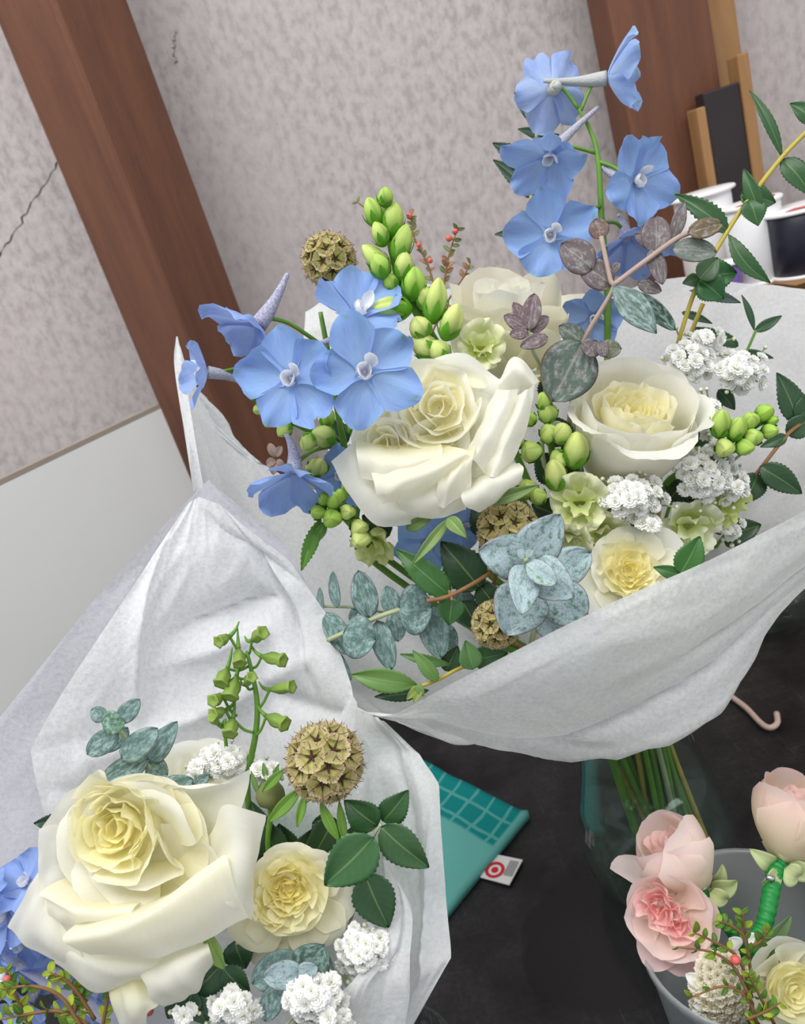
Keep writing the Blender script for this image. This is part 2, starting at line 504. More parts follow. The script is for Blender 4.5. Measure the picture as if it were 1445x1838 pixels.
a = wallpt(1262, 180, 1.09); b = wallpt(1330, 330, 1.09)
zt = wallpt(1290, 158, 1.09)[2]
xm = wallpt(1302, 235, 1.09)[0]
fr = thing('framed_board', 'dark framed board with tan wooden edges standing behind ribbon spools', 'board', (xm, 1.09, 0))
V, F = box((xm - 0.024, 1.085, 0), (xm + 0.024, 1.11, zt)); bevel(part(fr, 'panel', V, F, M['dark'], smooth=False), 0.002)
for sx_, w_ in ((-0.0305, 0.006), (0.032, 0.0075)):
    V, F = box((xm + sx_ - w_, 1.082, 0), (xm + sx_ + w_, 1.112, zt - 0.015 if sx_ < 0 else zt + 0.03)); bevel(part(fr, 'frame_side', V, F, M['tanwood'], smooth=False), 0.002)

# white board at the left, standing upright on the table, its left end nearer
t1 = P(0, 878, 0.86); t2 = P(287, 729, 1.03)
t2[2] = t1[2] = (t1[2] + t2[2]) / 2
dirb = unit((t2 - t1) * A(1, 1, 0)); nb = np.cross(dirb, A(0, 0, 1))
e0 = t1 - dirb * 0.35
V = []
for z in (TZ, t1[2]):
    for p_, q_ in ((e0, 0), (t2, 0), (t2, 1), (e0, 1)):
        v = p_ - nb * 0.012 * q_; V.append((v[0], v[1], z))
F = [(0, 3, 2, 1), (4, 5, 6, 7), (0, 1, 5, 4), (1, 2, 6, 5), (2, 3, 7, 6), (3, 0, 4, 7)]
wb = thing('white_board', 'plain white board standing upright against the plaster wall', 'board', (t2[0], t2[1], TZ))
part(wb, 'panel', np.array(V), F, M['board'], smooth=False)
V2 = []
for z in (t1[2], t1[2] + 0.006):
    for p_, q_ in ((e0, 0.0), (t2, 0.0), (t2, 1), (e0, 1)):
        v = p_ - nb * (0.012 * q_); V2.append((v[0], v[1], z))
part(wb, 'edge_trim', np.array(V2), F, M['boardedge'], smooth=False, label='thin brown grey top edge')

# ------------------------------------------------------------------ background: shelf, spools
sh_z = wallpt(1330, 505, 1.0)[2]
c0 = wallpt(1330, 505, 1.0)
sh = thing('wooden_crate', 'tan wooden crate carrying the ribbon spools', 'crate', (c0[0], 1.02, TZ))
x0, x1 = c0[0] - 0.10, c0[0] + 0.34
for nm, lo, hi in (('top_board', (x0, 0.93, sh_z - 0.014), (x1, 1.075, sh_z)), ('side_board', (x0, 0.935, TZ), (x0 + 0.014, 1.07, sh_z - 0.014)),
                   ('side_board', (x1 - 0.014, 0.935, TZ), (x1, 1.07, sh_z - 0.014)), ('front_slat', (x0 + 0.03, 0.93, TZ + 0.16), (x1 - 0.03, 0.942, TZ + 0.23)),
                   ('front_slat', (x0 + 0.03, 0.93, TZ + 0.04), (x1 - 0.03, 0.942, TZ + 0.11)), ('back_panel', (x0 + 0.014, 1.06, TZ), (x1 - 0.014, 1.07, sh_z - 0.014))):
    V, F = box(lo, hi); bevel(part(sh, nm, V, F, M['tanwood'], smooth=False), 0.002)


def spool(label, xp, yp, depth_y, r, h, rib, flr, red, group=None):
    """spool whose top centre is seen near xp, yp"""
    top = wallpt(xp, yp, depth_y)
    if h is None: h = top[2] - sh_z
    base = A(top[0], top[1], top[2] - h)
    t = thing('ribbon_spool', label, 'ribbon spool', base, group)
    for z0, z1, rr, nm, mt in ((0, 0.004, flr, 'flange', M['flange']), (0.004, h - 0.004, r, 'ribbon', rib), (h - 0.004, h, flr, 'flange', M['flange'])):
        V, F = lathe([(0.0005, z0), (rr * 0.97, z0), (rr, z0 + 0.001), (rr, z1 - 0.001), (rr * 0.97, z1), (0.0005, z1)], 40)
        po = part(t, nm, V + base, F, mt)
    if red:
        V, F = lathe([(flr * 0.35, h + 0.0006), (flr * 0.78, h + 0.0006)], 40)
        n4 = 40; F = [f for f in F if (f[0] % n4) > 22]
        part(po, 'printed_label', V + base, F, M['redprint'])
    return t, base


s1, b1 = spool('plain white ribbon spool without printing on its top', 1258, 345, 1.03, 0.034, None, M['ribbon_white'], 0.040, False)
s2, b2 = spool('white ribbon spool with red print on its top', 1345, 362, 0.97, 0.033, None, M['ribbon_white'], 0.036, True)
s3, b3 = spool('navy ribbon spool with white ends and red print', 1440, 368, 0.93, 0.040, 0.075, M['ribbon_navy'], 0.043, True)
V, F = box((b3[0] - 0.045, b3[1] - 0.045, sh_z), (b3[0] + 0.045, b3[1] + 0.045, b3[2])); bevel(part(sh, 'riser_block', V, F, M['tanwood'], smooth=False), 0.002)
s4, b4 = spool('small purple ribbon spool below the white spools', 1300, 470, 0.950, 0.016, None, M['ribbon_purple'], 0.019, False)

# ------------------------------------------------------------------ table top things: towel, hook, vase, tub, glass
C0 = T(952, 1470); e1 = T(790, 1388) - C0; e2 = T(805, 1650) - C0
l1, l2 = np.linalg.norm(e1), np.linalg.norm(e2); e1 /= l1; e2 /= l2
NA, NB = 30, 34; LA, LB = l1 * 2.0, l2 * 1.35
V = []; lf = []
for i in range(NA):
    for j in range(NB):
        a_, b_ = LA * i / (NA - 1), LB * j / (NB - 1)
        hem = 0.004 * math.exp(-(a_ / 0.006) ** 2) + 0.002 * math.exp(-(b_ / 0.005) ** 2)
        z = 0.006 + hem + 0.003 * noise.noise(Vector((a_ * 22, b_ * 22, 1)))
        wob = 0.003 * noise.noise(Vector((a_ * 14, b_ * 14, 5)))
        V.append(C0 + e1 * (a_ + wob) + e2 * (b_ + wob) + A(0, 0, z)); lf.append((a_, b_, 0))
V = np.array(V); nV = len(V)
Vb = V.copy(); Vb[:, 2] = TZ + 0.0008
F = grid_faces(NA, NB); Fb = [tuple(nV + k for k in f[::-1]) for f in F]
rim = [i * NB for i in range(NA)] + [(NA - 1) * NB + j for j in range(1, NB)] + [i * NB + NB - 1 for i in range(NA - 2, -1, -1)] + [j for j in range(NB - 2, 0, -1)]
Fs = [(rim[k], rim[(k + 1) % len(rim)], nV + rim[(k + 1) % len(rim)], nV + rim[k]) for k in range(len(rim))]
m = newmat('teal_checked_towel'); l = attr(m, 'lf').outputs[1]; sp = nd(m, 'ShaderNodeSeparateXYZ', {0: l})
ts = l2 * 0.19
n = noise_t(m, mapping(m, l, (1, 1, 1)), 900, 2); nw = noise_t(m, l, 25, 2)
fa = mth(m, 'FRACT', mth(m, 'DIVIDE', mth(m, 'ADD', sp.outputs[0], mth(m, 'MULTIPLY', nw, 0.010)), ts)); fb = mth(m, 'FRACT', mth(m, 'DIVIDE', mth(m, 'ADD', sp.outputs[1], mth(m, 'MULTIPLY', nw, 0.010)), ts * 0.92))
ga = mth(m, 'ABSOLUTE', mth(m, 'SUBTRACT', fa, 0.5)); gb = mth(m, 'ABSOLUTE', mth(m, 'SUBTRACT', fb, 0.5))
g = ramp(m, mth(m, 'MAXIMUM', ga, gb), [(0.41, 0.0), (0.45, 1.0)])
bord = mth(m, 'MAXIMUM', ramp(m, sp.outputs[1], [(ts * 1.95, 0.0), (ts * 2.0, 1.0)]), ramp(m, sp.outputs[0], [(0.008, 1.0), (0.010, 0.0)]))
g = mth(m, 'MAXIMUM', mth(m, 'MULTIPLY', g, 0.75), bord)
cc = mixc(m, g, lin((24, 138, 138)), lin((112, 186, 178)))
cc = mixc(m, mth(m, 'MULTIPLY', n, 0.35), cc, lin((20, 100, 100)))
M['towel'] = out(m, pbsdf(m, cc, 0.9, 0.1, bumpn(m, n, 0.6, 0.0015)))
tw = thing('dish_towel', 'teal checked dish towel lying folded on the black table', 'towel', (C0[0], C0[1], TZ))
part(tw, 'cloth', np.vstack([V, Vb]), F + Fb + Fs, M['towel'], lf=np.array(lf + lf))
# care label with a red ring logo
q = [T(884, 1532, 0.004), T(938, 1543, 0.004), T(914, 1588, 0.004), T(862, 1574, 0.004)]
V = q + [p_ - A(0, 0, 0.0012) for p_ in q]
F = [(0, 1, 2, 3), (7, 6, 5, 4), (0, 4, 5, 1), (1, 5, 6, 2), (2, 6, 7, 3), (3, 7, 4, 0)]
lb = part(tw, 'label_tag', V, F, M['tagwhite'], label='white fabric care label with red ring logo', smooth=False)
ua, ub = unit(q[1] - q[0]), unit(q[3] - q[0]); cen = T(888, 1561, 0.0046)
tl = np.linalg.norm(q[3] - q[0])


def ring(r0, r1):
    V = []; n_ = 32
    for r_ in (r0, r1):
        for k_ in range(n_):
            a_ = 2 * math.pi * k_ / n_; V.append(cen + r_ * (math.cos(a_) * ua + math.sin(a_) * np.cross(A(0, 0, 1), ua)))
    return np.array(V), [(k_, (k_ + 1) % n_, n_ + (k_ + 1) % n_, n_ + k_) for k_ in range(n_)]


V, F = ring(tl * 0.22, tl * 0.33); part(lb, 'logo_ring', V, F, M['logo_red'])
V, F = ring(0.00005, tl * 0.12); part(lb, 'logo_dot', V, F, M['logo_red'])
for k_ in range(5):
    s_ = q[0] + (q[1] - q[0]) * (0.66 + 0.06 * k_) + A(0, 0, 0.0006); en = s_ + (q[3] - q[0]) * 0.75; s_ = s_ + (q[3] - q[0]) * 0.12
    V = [s_, s_ + ua * 0.0009, en + ua * 0.0009, en]; part(lb, 'print_line', V, [(0, 1, 2, 3)], M['tagtext'], smooth=False)

V, F = tube([T(*p_, 0.006) for p_ in ((1290, 1225), (1312, 1249), (1340, 1271), (1366, 1298), (1382, 1306), (1395, 1298), (1394, 1280))], px(5.0, 0.9), 8, 40)
o = obj('wire_hook', mesh('wire_hook', V, F), M['hook'])
tag(o, 'thin pinkish coated wire ending in a small hook on black table', 'hook')

# vase of the large bouquet
VB = T(1196, 1570); VX, VY = VB[0], VB[1]


def lathe_at(prof, c, n=48):
    V, F = lathe(prof, n); return V + c, F


vs = thing('glass_vase', 'clear glass vase with water and cut stems under the large bouquet', 'vase', (VX, VY, TZ))
prof_o = [(0.0005, 0.0), (0.046, 0.0), (0.052, 0.004), (0.063, 0.022), (0.0675, 0.045), (0.066, 0.07), (0.059, 0.10), (0.050, 0.14), (0.046, 0.17), (0.047, 0.20), (0.052, 0.225)]
prof_i = [(r_ - 0.003, z_) for r_, z_ in prof_o[:1:-1]] + [(0.045, 0.010), (0.0005, 0.009)]
V, F = lathe_at(prof_o + prof_i, A(VX, VY, TZ)); part(vs, 'glass_body', V, F, M['vase_glass'])
V, F = lathe_at([(0.0005, 0.010), (0.044, 0.011), (0.058, 0.024), (0.063, 0.045), (0.0615, 0.07), (0.0545, 0.10), (0.049, 0.12), (0.0005, 0.12)], A(VX, VY, TZ)); part(vs, 'water', V, F, M['water'])

# plain vase hidden under the smaller bouquet
LBX, LBY = -0.115, 0.36
v2 = thing('glass_vase', 'short clear glass vase holding the smaller bouquet in front', 'vase', (LBX, LBY, TZ))
V, F = lathe_at([(0.0005, 0), (0.04, 0), (0.045, 0.005), (0.045, 0.14), (0.042, 0.14), (0.042, 0.01), (0.0005, 0.009)], A(LBX, LBY, TZ)); part(v2, 'glass_body', V, F, M['vase_glass'])

# another clear glass behind the wrap at the right
gb = T(1392, 1160); gz = thing('glass_bowl', 'clear round glass bowl half hidden behind the tissue wrap', 'bowl', (gb[0] + 0.02, gb[1] + 0.05, TZ))
V, F = lathe_at([(0.0005, 0), (0.03, 0), (0.05, 0.01), (0.062, 0.04), (0.064, 0.075), (0.0615, 0.075), (0.059, 0.04), (0.047, 0.014), (0.0005, 0.008)], A(gb[0] + 0.02, gb[1] + 0.05, TZ)); part(gz, 'glass_body', V, F, M['vase_glass'])

# round frosted tub of the small corsage flowers
tc = P(1338, 1668, 0.50); tr = tc[2] - TZ; TBX, TBY = tc[0], tc[1]
tbo = thing('plastic_tub', 'round frosted plastic tub holding the pink rosebuds', 'tub', (TBX, TBY, TZ))
V, F = lathe_at([(0.0005, 0), (0.050, 0), (0.054, 0.004), (0.0635, tr - 0.010), (0.0655, tr - 0.009), (0.0658, tr - 0.002), (0.0645, tr), (0.0625, tr - 0.004), (0.052, 0.006), (0.0005, 0.004)], A(TBX, TBY, TZ)); part(tbo, 'wall_shell', V, F, M['tub'])

# ------------------------------------------------------------------ plant builders
def petal(O, R, phi, r0, rtop, ztop, b=10, W=0.3, curl=0, cup=0.8, cup1=None, tipk=0.3, tipn=3.0, bw=0.35, roll=0.0,
          ruf=0.0, rufn=3.0, seed=0, ns=13, nt=13, curl_at=0.72, z0=0.0, twist=0.0, jag=0.0, lean=0.0):
    """one petal in the frame O, R (metres). It starts at radius r0 and its tip comes to radius rtop, height ztop;
    b > 0 bulges outward, curl bends the tip back (degrees). Returns world verts, s, t"""
    rr = random.Random(seed)
    ch = math.hypot(rtop - r0, ztop - z0); ac = math.atan2(rtop - r0, ztop - z0); bb = math.radians(b)
    K = 60; tt = np.linspace(0, 1, K)
    ang = ac + bb * (1 - 2 * tt) + math.radians(curl) * sm((tt - curl_at) / (1 - curl_at + 1e-6))
    L = ch * (bb / math.sin(bb) if abs(bb) > 1e-3 else 1.0)
    dr = np.concatenate([[0], np.cumsum(np.sin(ang[:-1]))]) * L / (K - 1); dz = np.concatenate([[0], np.cumsum(np.cos(ang[:-1]))]) * L / (K - 1)
    s = np.linspace(-1, 1, ns)[None, :].repeat(nt, 0); t = np.linspace(0, 1, nt)[:, None].repeat(ns, 1)
    ell = 1 - tipk * np.abs(s) ** tipn
    if jag:
        ph = rr.uniform(0, 9); ell = ell - jag * (0.5 + 0.5 * np.sin(s * 17 + ph)) * 0.6 - jag * np.array([rr.random() for _ in range(ns)])[None, :]
    te = np.clip(t * ell, 0, 1)
    cr = r0 + np.interp(te, tt, dr); cz = z0 + np.interp(te, tt, dz); ca = np.interp(te, tt, ang)
    wd = W * (bw + (1 - bw) * sm(te / 0.62)) * (1 - 0.12 * sm((te - 0.8) / 0.2))
    c = cup + ((cup if cup1 is None else cup1) - cup) * te
    c = np.where(np.abs(c) < 1e-3, 1e-3, c)
    y = wd * np.sin(c * s) / c; ins = wd * (1 - np.cos(c * s)) / c
    if roll: ins = ins - roll * W * np.clip((np.abs(s) - 0.45) / 0.55, 0, 1) ** 2 * sm(te / 0.8)
    if ruf:
        p1, p2 = rr.uniform(0, 6.3), rr.uniform(0, 6.3)
        ins = ins + ruf * W * te ** 2 * (np.sin(s * rufn + p1) + 0.5 * np.sin(s * rufn * 2.1 + p2 + te * 3))
    if lean: y = y + lean * te * te
    if twist: ins = ins + twist * W * s * te
    lr = cr - np.cos(ca) * ins; lz = cz + np.sin(ca) * ins
    cp, sp = math.cos(phi), math.sin(phi)
    X = lr * cp - y * sp; Y = lr * sp + y * cp
    Vl = np.stack([X.ravel(), Y.ravel(), lz.ravel()], 1)
    return O + Vl @ R.T, s.ravel(), te.ravel()


def mixrgb(a, b, f): f = np.asarray(f)[:, None]; return np.asarray(a)[None, :] * (1 - f) + np.asarray(b)[None, :] * f


WHITE = lin((246, 245, 238)); CREAM = lin((248, 246, 228)); YEL = lin((252, 247, 204)); GRN = lin((206, 214, 140))
PINK = lin((248, 220, 218)); DPINK = lin((248, 202, 200))


def add_petal(t, O, R, col_tip, col_base, basepow=1.2, name='petal', mat=None, seed=0, parent=None, edge=None, **kw):
    ns, nt = kw.get('ns', 13), kw.get('nt', 13)
    V, s, te = petal(O, R, seed=seed, **kw)
    col = mixrgb(col_tip, col_base, (1 - te) ** basepow)
    if edge is not None:
        col = col * (1 - 0.0) ; f = np.clip((np.maximum(te, 0) - 0.8) / 0.2, 0, 1) ** 2
        col = col * (1 - f[:, None] * 0.6) + np.asarray(edge)[None, :] * f[:, None] * 0.6
    lf = np.stack([s, te, np.full_like(s, seed % 17)], 1)
    return part(parent or t, name, V, grid_faces(nt, ns), mat or M['rose'], col, lf)


def spiral_core(t, O, R, S, n=16, r_in=0.05, r_out=0.45, z_in=0.62, z_out=0.66, ytip=0.6, seed=1, W0=0.16, W1=0.46, ruf=0.12,
                b=14, tip=CREAM, base=YEL, warm=YEL, r00=0.03, r01=0.16, offset=(0, 0), curl0=0, curl1=25, jag=0.01, z0=0.0, flat=False):
    rr = random.Random(seed)
    O2 = O + R @ (A(offset[0], offset[1], 0) * S)
    if flat:
        z0 = z_in * 0.50; r01 = r_out * 0.72
        V, F, s, te = ovoid(O2 + R[:, 2] * S * 0.05, O2 + R[:, 2] * S * (z0 + 0.10), S * r_out * 0.85, [(0, 0.3), (0.4, 0.8), (0.75, 1.0), (0.92, 0.75), (1.0, 0.02)], 16)
        part(t, 'flower_heart', V, F, M['rose'], np.tile(base, (len(V), 1)), np.stack([s, te, s * 0], 1))
    for i in range(n):
        f = i / max(1, n - 1)
        rt = r_in + (r_out - r_in) * f ** 0.9
        kt = ytip * (1 - f)
        ct = tuple(np.asarray(tip) * (1 - kt) + np.asarray(warm) * kt)
        add_petal(t, O2, R, ct, base, 0.9, seed=seed * 97 + i, phi=i * 2.39996 + rr.uniform(-0.25, 0.25), r0=(r00 + (r01 - r00) * f) * S, rtop=rt * S * rr.uniform(0.9, 1.1),
                  ztop=(z_in + (z_out - z_in) * f + rr.uniform(-0.035, 0.035)) * S, b=b, W=(W0 + (W1 - W0) * f) * S * rr.uniform(0.85, 1.15), curl=curl0 + (curl1 - curl0) * f,
                  cup=1.35 - 0.35 * f, cup1=1.2 - 0.5 * f, tipk=0.22, tipn=2.6, ruf=ruf * rr.uniform(0.5, 1.5), rufn=3 + rr.random() * 2, jag=jag, z0=z0 * S)


def rose_frame(cx, cy, d, axis, Rpx, zc=0.55):
    R = frame(Dv(*axis)); S = px(Rpx, d)
    O = P(cx, cy, d) - R[:, 2] * S * zc
    return O, R, S


def to_local(O, R, S, x, y, zl):
    """local (phi, r) in units of S for the photo pixel x, y on the plane local z = zl*S"""
    ray = FWD + (x - CX) / FPX * XC - (y - CY) / FPX * YC
    nrm = R[:, 2]; k = np.dot(O + nrm * zl * S - CAM, nrm) / np.dot(ray, nrm)
    p = (CAM + ray * k - O) @ R
    return math.atan2(p[1], p[0]), math.hypot(p[0], p[1]) / S


def tips(t, O, R, S, lst, seed=1, tip=WHITE, base=CREAM, edge=None):
    """outer petals given by the pixel where the tip ends"""
    for i, q in enumerate(lst):
        x, y, zl, W, kw = q[0], q[1], q[2], q[3], (q[4] if len(q) > 4 else {})
        phi, r = to_local(O, R, S, x, y, zl)
        a = dict(b=-12, curl=35, cup=0.9, cup1=0.35, tipk=0.34, tipn=2.2, roll=0.12, ruf=0.05, jag=0.015, r0=0.12, ns=15, nt=15); a.update(kw)
        a['r0'] *= S
        if 'z0' in a: a['z0'] *= S
        add_petal(t, O, R, tip, base, 1.4, seed=seed * 31 + i, phi=phi, rtop=r * S, ztop=zl * S, W=W * S, edge=edge, **a)


def gpetal(t, rows, tip=WHITE, base=CREAM, pw=1.0, seed=0, ns=19, nt=19, wob=0.0007, name='petal', mat=None):
    """petal laid through a small net of points (photo pixel, depth), base row first, free edge last"""
    H = np.stack([catmull([P(*c) for c in r], ns) for r in rows]); G = np.stack([catmull(H[:, k], nt) for k in range(ns)], 1)
    s = np.linspace(-1, 1, ns)[None, :].repeat(nt, 0); te = np.linspace(0, 1, nt)[:, None].repeat(ns, 1)
    du = np.gradient(G, axis=1); dv = np.gradient(G, axis=0); N = np.cross(du, dv); N /= np.linalg.norm(N, axis=2)[:, :, None] + 1e-9
    rr = random.Random(seed); p1_ = rr.uniform(0, 6)
    h = np.array([[noise.noise(Vector((s[i, k] * 2.2, te[i, k] * 2.4, seed * 2.3))) for k in range(ns)] for i in range(nt)])
    ed = np.array([rr.uniform(-1, 1) for _ in range(ns)]); ed = np.convolve(ed, (.25, .5, .25), 'same')
    G = G + N * (h * wob * 1.6)[:, :, None] + dv * (te ** 6 * ed[None, :] * 0.5)[:, :, None]
    col = mixrgb(tip, base, ((1 - te) ** pw).ravel())
    return part(t, name, G.reshape(-1, 3), grid_faces(nt, ns), mat or M['rose'], col, np.stack([s.ravel(), te.ravel(), np.full(ns * nt, seed % 13)], 1))


def underlay(t, O, R, S, n, rtop, ztop, W, seed, tip=WHITE, base=CREAM, off=(0, 0)):
    O2 = O + R @ (A(off[0], off[1], -0.03) * S)
    for k in range(n):
        add_petal(t, O2, R, tip, base, 1.2, seed=seed + k, phi=2 * math.pi * (k + .3) / n, r0=.05 * S, rtop=rtop * S, ztop=ztop * S, b=-8, W=W * S, curl=15, cup=.6, cup1=.4, tipk=.25, tipn=2.4, ruf=.06)


BIG_NECK = A(VX, VY, TZ + 0.205)
SMALL_NECK = A(LBX, LBY, TZ + 0.13)


def stem_to(t, p, axis, neck, floor_pt, r=0.0025, mat=None, seed=0, name='stem'):
    rr = random.Random(seed * 7 + 3)
    off = A(rr.uniform(-1, 1), rr.uniform(-1, 1), 0) * 0.027
    q = [p, p - unit(axis) * 0.04, (p - unit(axis) * 0.06) * 0.5 + (neck + off) * 0.5, neck + off, floor_pt + off * 0.8 + A(rr.uniform(-0.6, 1), rr.uniform(-1, 1), 0) * 0.02]
    V, F = tube(q, [r, r, r * 1.1, max(r * 1.15, .0022), max(r * 1.2, .0026)], 7, 30)
    part(t, name, V, F, mat or M['stem'])


BIG_FLOOR = A(VX + 0.004, VY, TZ + 0.018); SMALL_FLOOR = A(LBX, LBY, TZ + 0.016)


def sstem(t, p, axis, big=True, **kw):
    stem_to(t, p, axis, BIG_NECK if big else SMALL_NECK, BIG_FLOOR if big else SMALL_FLOOR, **kw)


def ovoid(base, tip, wd, prof, n=12, lobes=0, lob=0.0, twist=0.0):
    """body of revolution from base to tip; wd = max radius; prof: (t, r)"""
    z = unit(tip - base); R = frame(z); L = np.linalg.norm(tip - base)
    V = []; tv = []; sv = []
    for t_, r_ in prof:
        for k in range(n):
            a = 2 * math.pi * k / n + twist * t_
            rad = wd * r_ * (1 + lob * math.cos(lobes * a))
            V.append(base + R @ A(rad * math.cos(a), rad * math.sin(a), t_ * L)); tv.append(t_); sv.append(2 * k / n - 1)
    return np.array(V), grid_faces(len(prof), n, True), np.array(sv), np.array(tv)


BUDP = [(0.0, 0.05), (0.06, 0.5), (0.2, 0.85), (0.42, 1.0), (0.62, 0.95), (0.80, 0.72), (0.92, 0.42), (0.985, 0.15), (1.0, 0.01)]
BGREEN = lin((150, 208, 56)); BDARK = lin((98, 166, 40)); BPALE = lin((238, 241, 160)); CALG = lin((100, 164, 44))


def sbud(t, bx, by, tx, ty, d, wpx, pale=0.3, dz=0.0, seed=0, calyx=True):
    """snapdragon bud from base pixel to tip pixel"""
    base = P(bx, by, d); tip = P(tx, ty, d - dz)
    rr = random.Random(seed * 13 + int(bx) + int(by))
    wd = px(wpx, d) / 2 * 0.88; pale = min(1, pale * 0.85 + 0.14)
    V, F, s, te = ovoid(base, tip, wd, BUDP, 20, 3, 0.09, rr.uniform(-1.5, 1.5))
    c1 = np.asarray(BGREEN) * (1 - pale) + np.asarray(BPALE) * pale
    col = mixrgb(BDARK, c1, np.clip(te * 1.5, 0, 1)) * (1 - 0.32 * np.clip(-np.cos(3 * math.pi * (s + 1)), 0, 1) ** 3)[:, None]; lf = np.stack([s, te, np.full_like(s, rr.random() * 9)], 1)
    o = part(t, 'bud', V, F, M['bud'], col, lf)
    if calyx:
        ax = unit(tip - base); R = frame(ax); L = np.linalg.norm(tip - base); VV = []; FF = []; CC = []; LL = []
        ph = rr.uniform(0, 6)
        for k in range(5):
            V, s, te = petal(base - ax * L * 0.03, R, phi=ph + k * 1.2566, r0=wd * 0.15, rtop=wd * 1.16, ztop=L * rr.uniform(0.48, 0.72), b=36, W=wd * 0.66, cup=0.7, tipk=0.75, tipn=1.3, bw=0.7, ns=5, nt=6, seed=k)
            FF += [tuple(i + len(VV) for i in f) for f in grid_faces(6, 5)]; VV += V.tolist()
            CC += mixrgb(CALG, BDARK, te * 0.4).tolist(); LL += np.stack([s, te, s * 0 + k], 1).tolist()
        part(o, 'calyx', VV, FF, M['calyx'], CC, LL)
    return o


def openbloom(t, O, R, S, seed, tint=lin((240, 242, 206)), base=lin((206, 220, 120))):
    """open ruffled snapdragon flower: throat tube and five lobes"""
    V, F, s, te = ovoid(O - R[:, 2] * S * 0.9, O + R[:, 2] * S * 0.15, S * 0.42, [(0, 0.2), (0.15, 0.7), (0.5, 0.85), (0.85, 1.0), (1.0, 1.05)], 14, 2, 0.08)
    o = part(t, 'bloom', V, F, M['cream'], mixrgb(base, tint, te), np.stack([s, te, s * 0], 1))
    for i, (ph, rt, zt, W) in enumerate(((60, 0.72, 0.75, 0.62), (120, 0.72, 0.75, 0.62), (200, 0.8, 0.35, 0.56), (270, 0.85, 0.3, 0.6), (340, 0.8, 0.35, 0.56), (235, 0.3, 0.5, 0.4), (305, 0.3, 0.5, 0.4), (90, 0.3, 0.6, 0.5))):
        add_petal(t, O, R, tint, base, 1.6, name='petal', mat=M['cream'], seed=seed * 7 + i, parent=o, phi=math.radians(ph), r0=(0.3 if i < 5 else 0.1) * S, rtop=rt * S, ztop=zt * S, b=34, W=W * S, curl=85 if i < 5 else 30, cup=0.9, cup1=0.1,
                  tipk=0.25, tipn=2.5, ruf=0.28, rufn=5, bw=0.7, jag=0.03, curl_at=0.55)


BLUE1 = lin((142, 180, 238)); BLUE2 = lin((168, 200, 242)); LILAC = lin((168, 170, 230)); BLUED = lin((92, 132, 214))


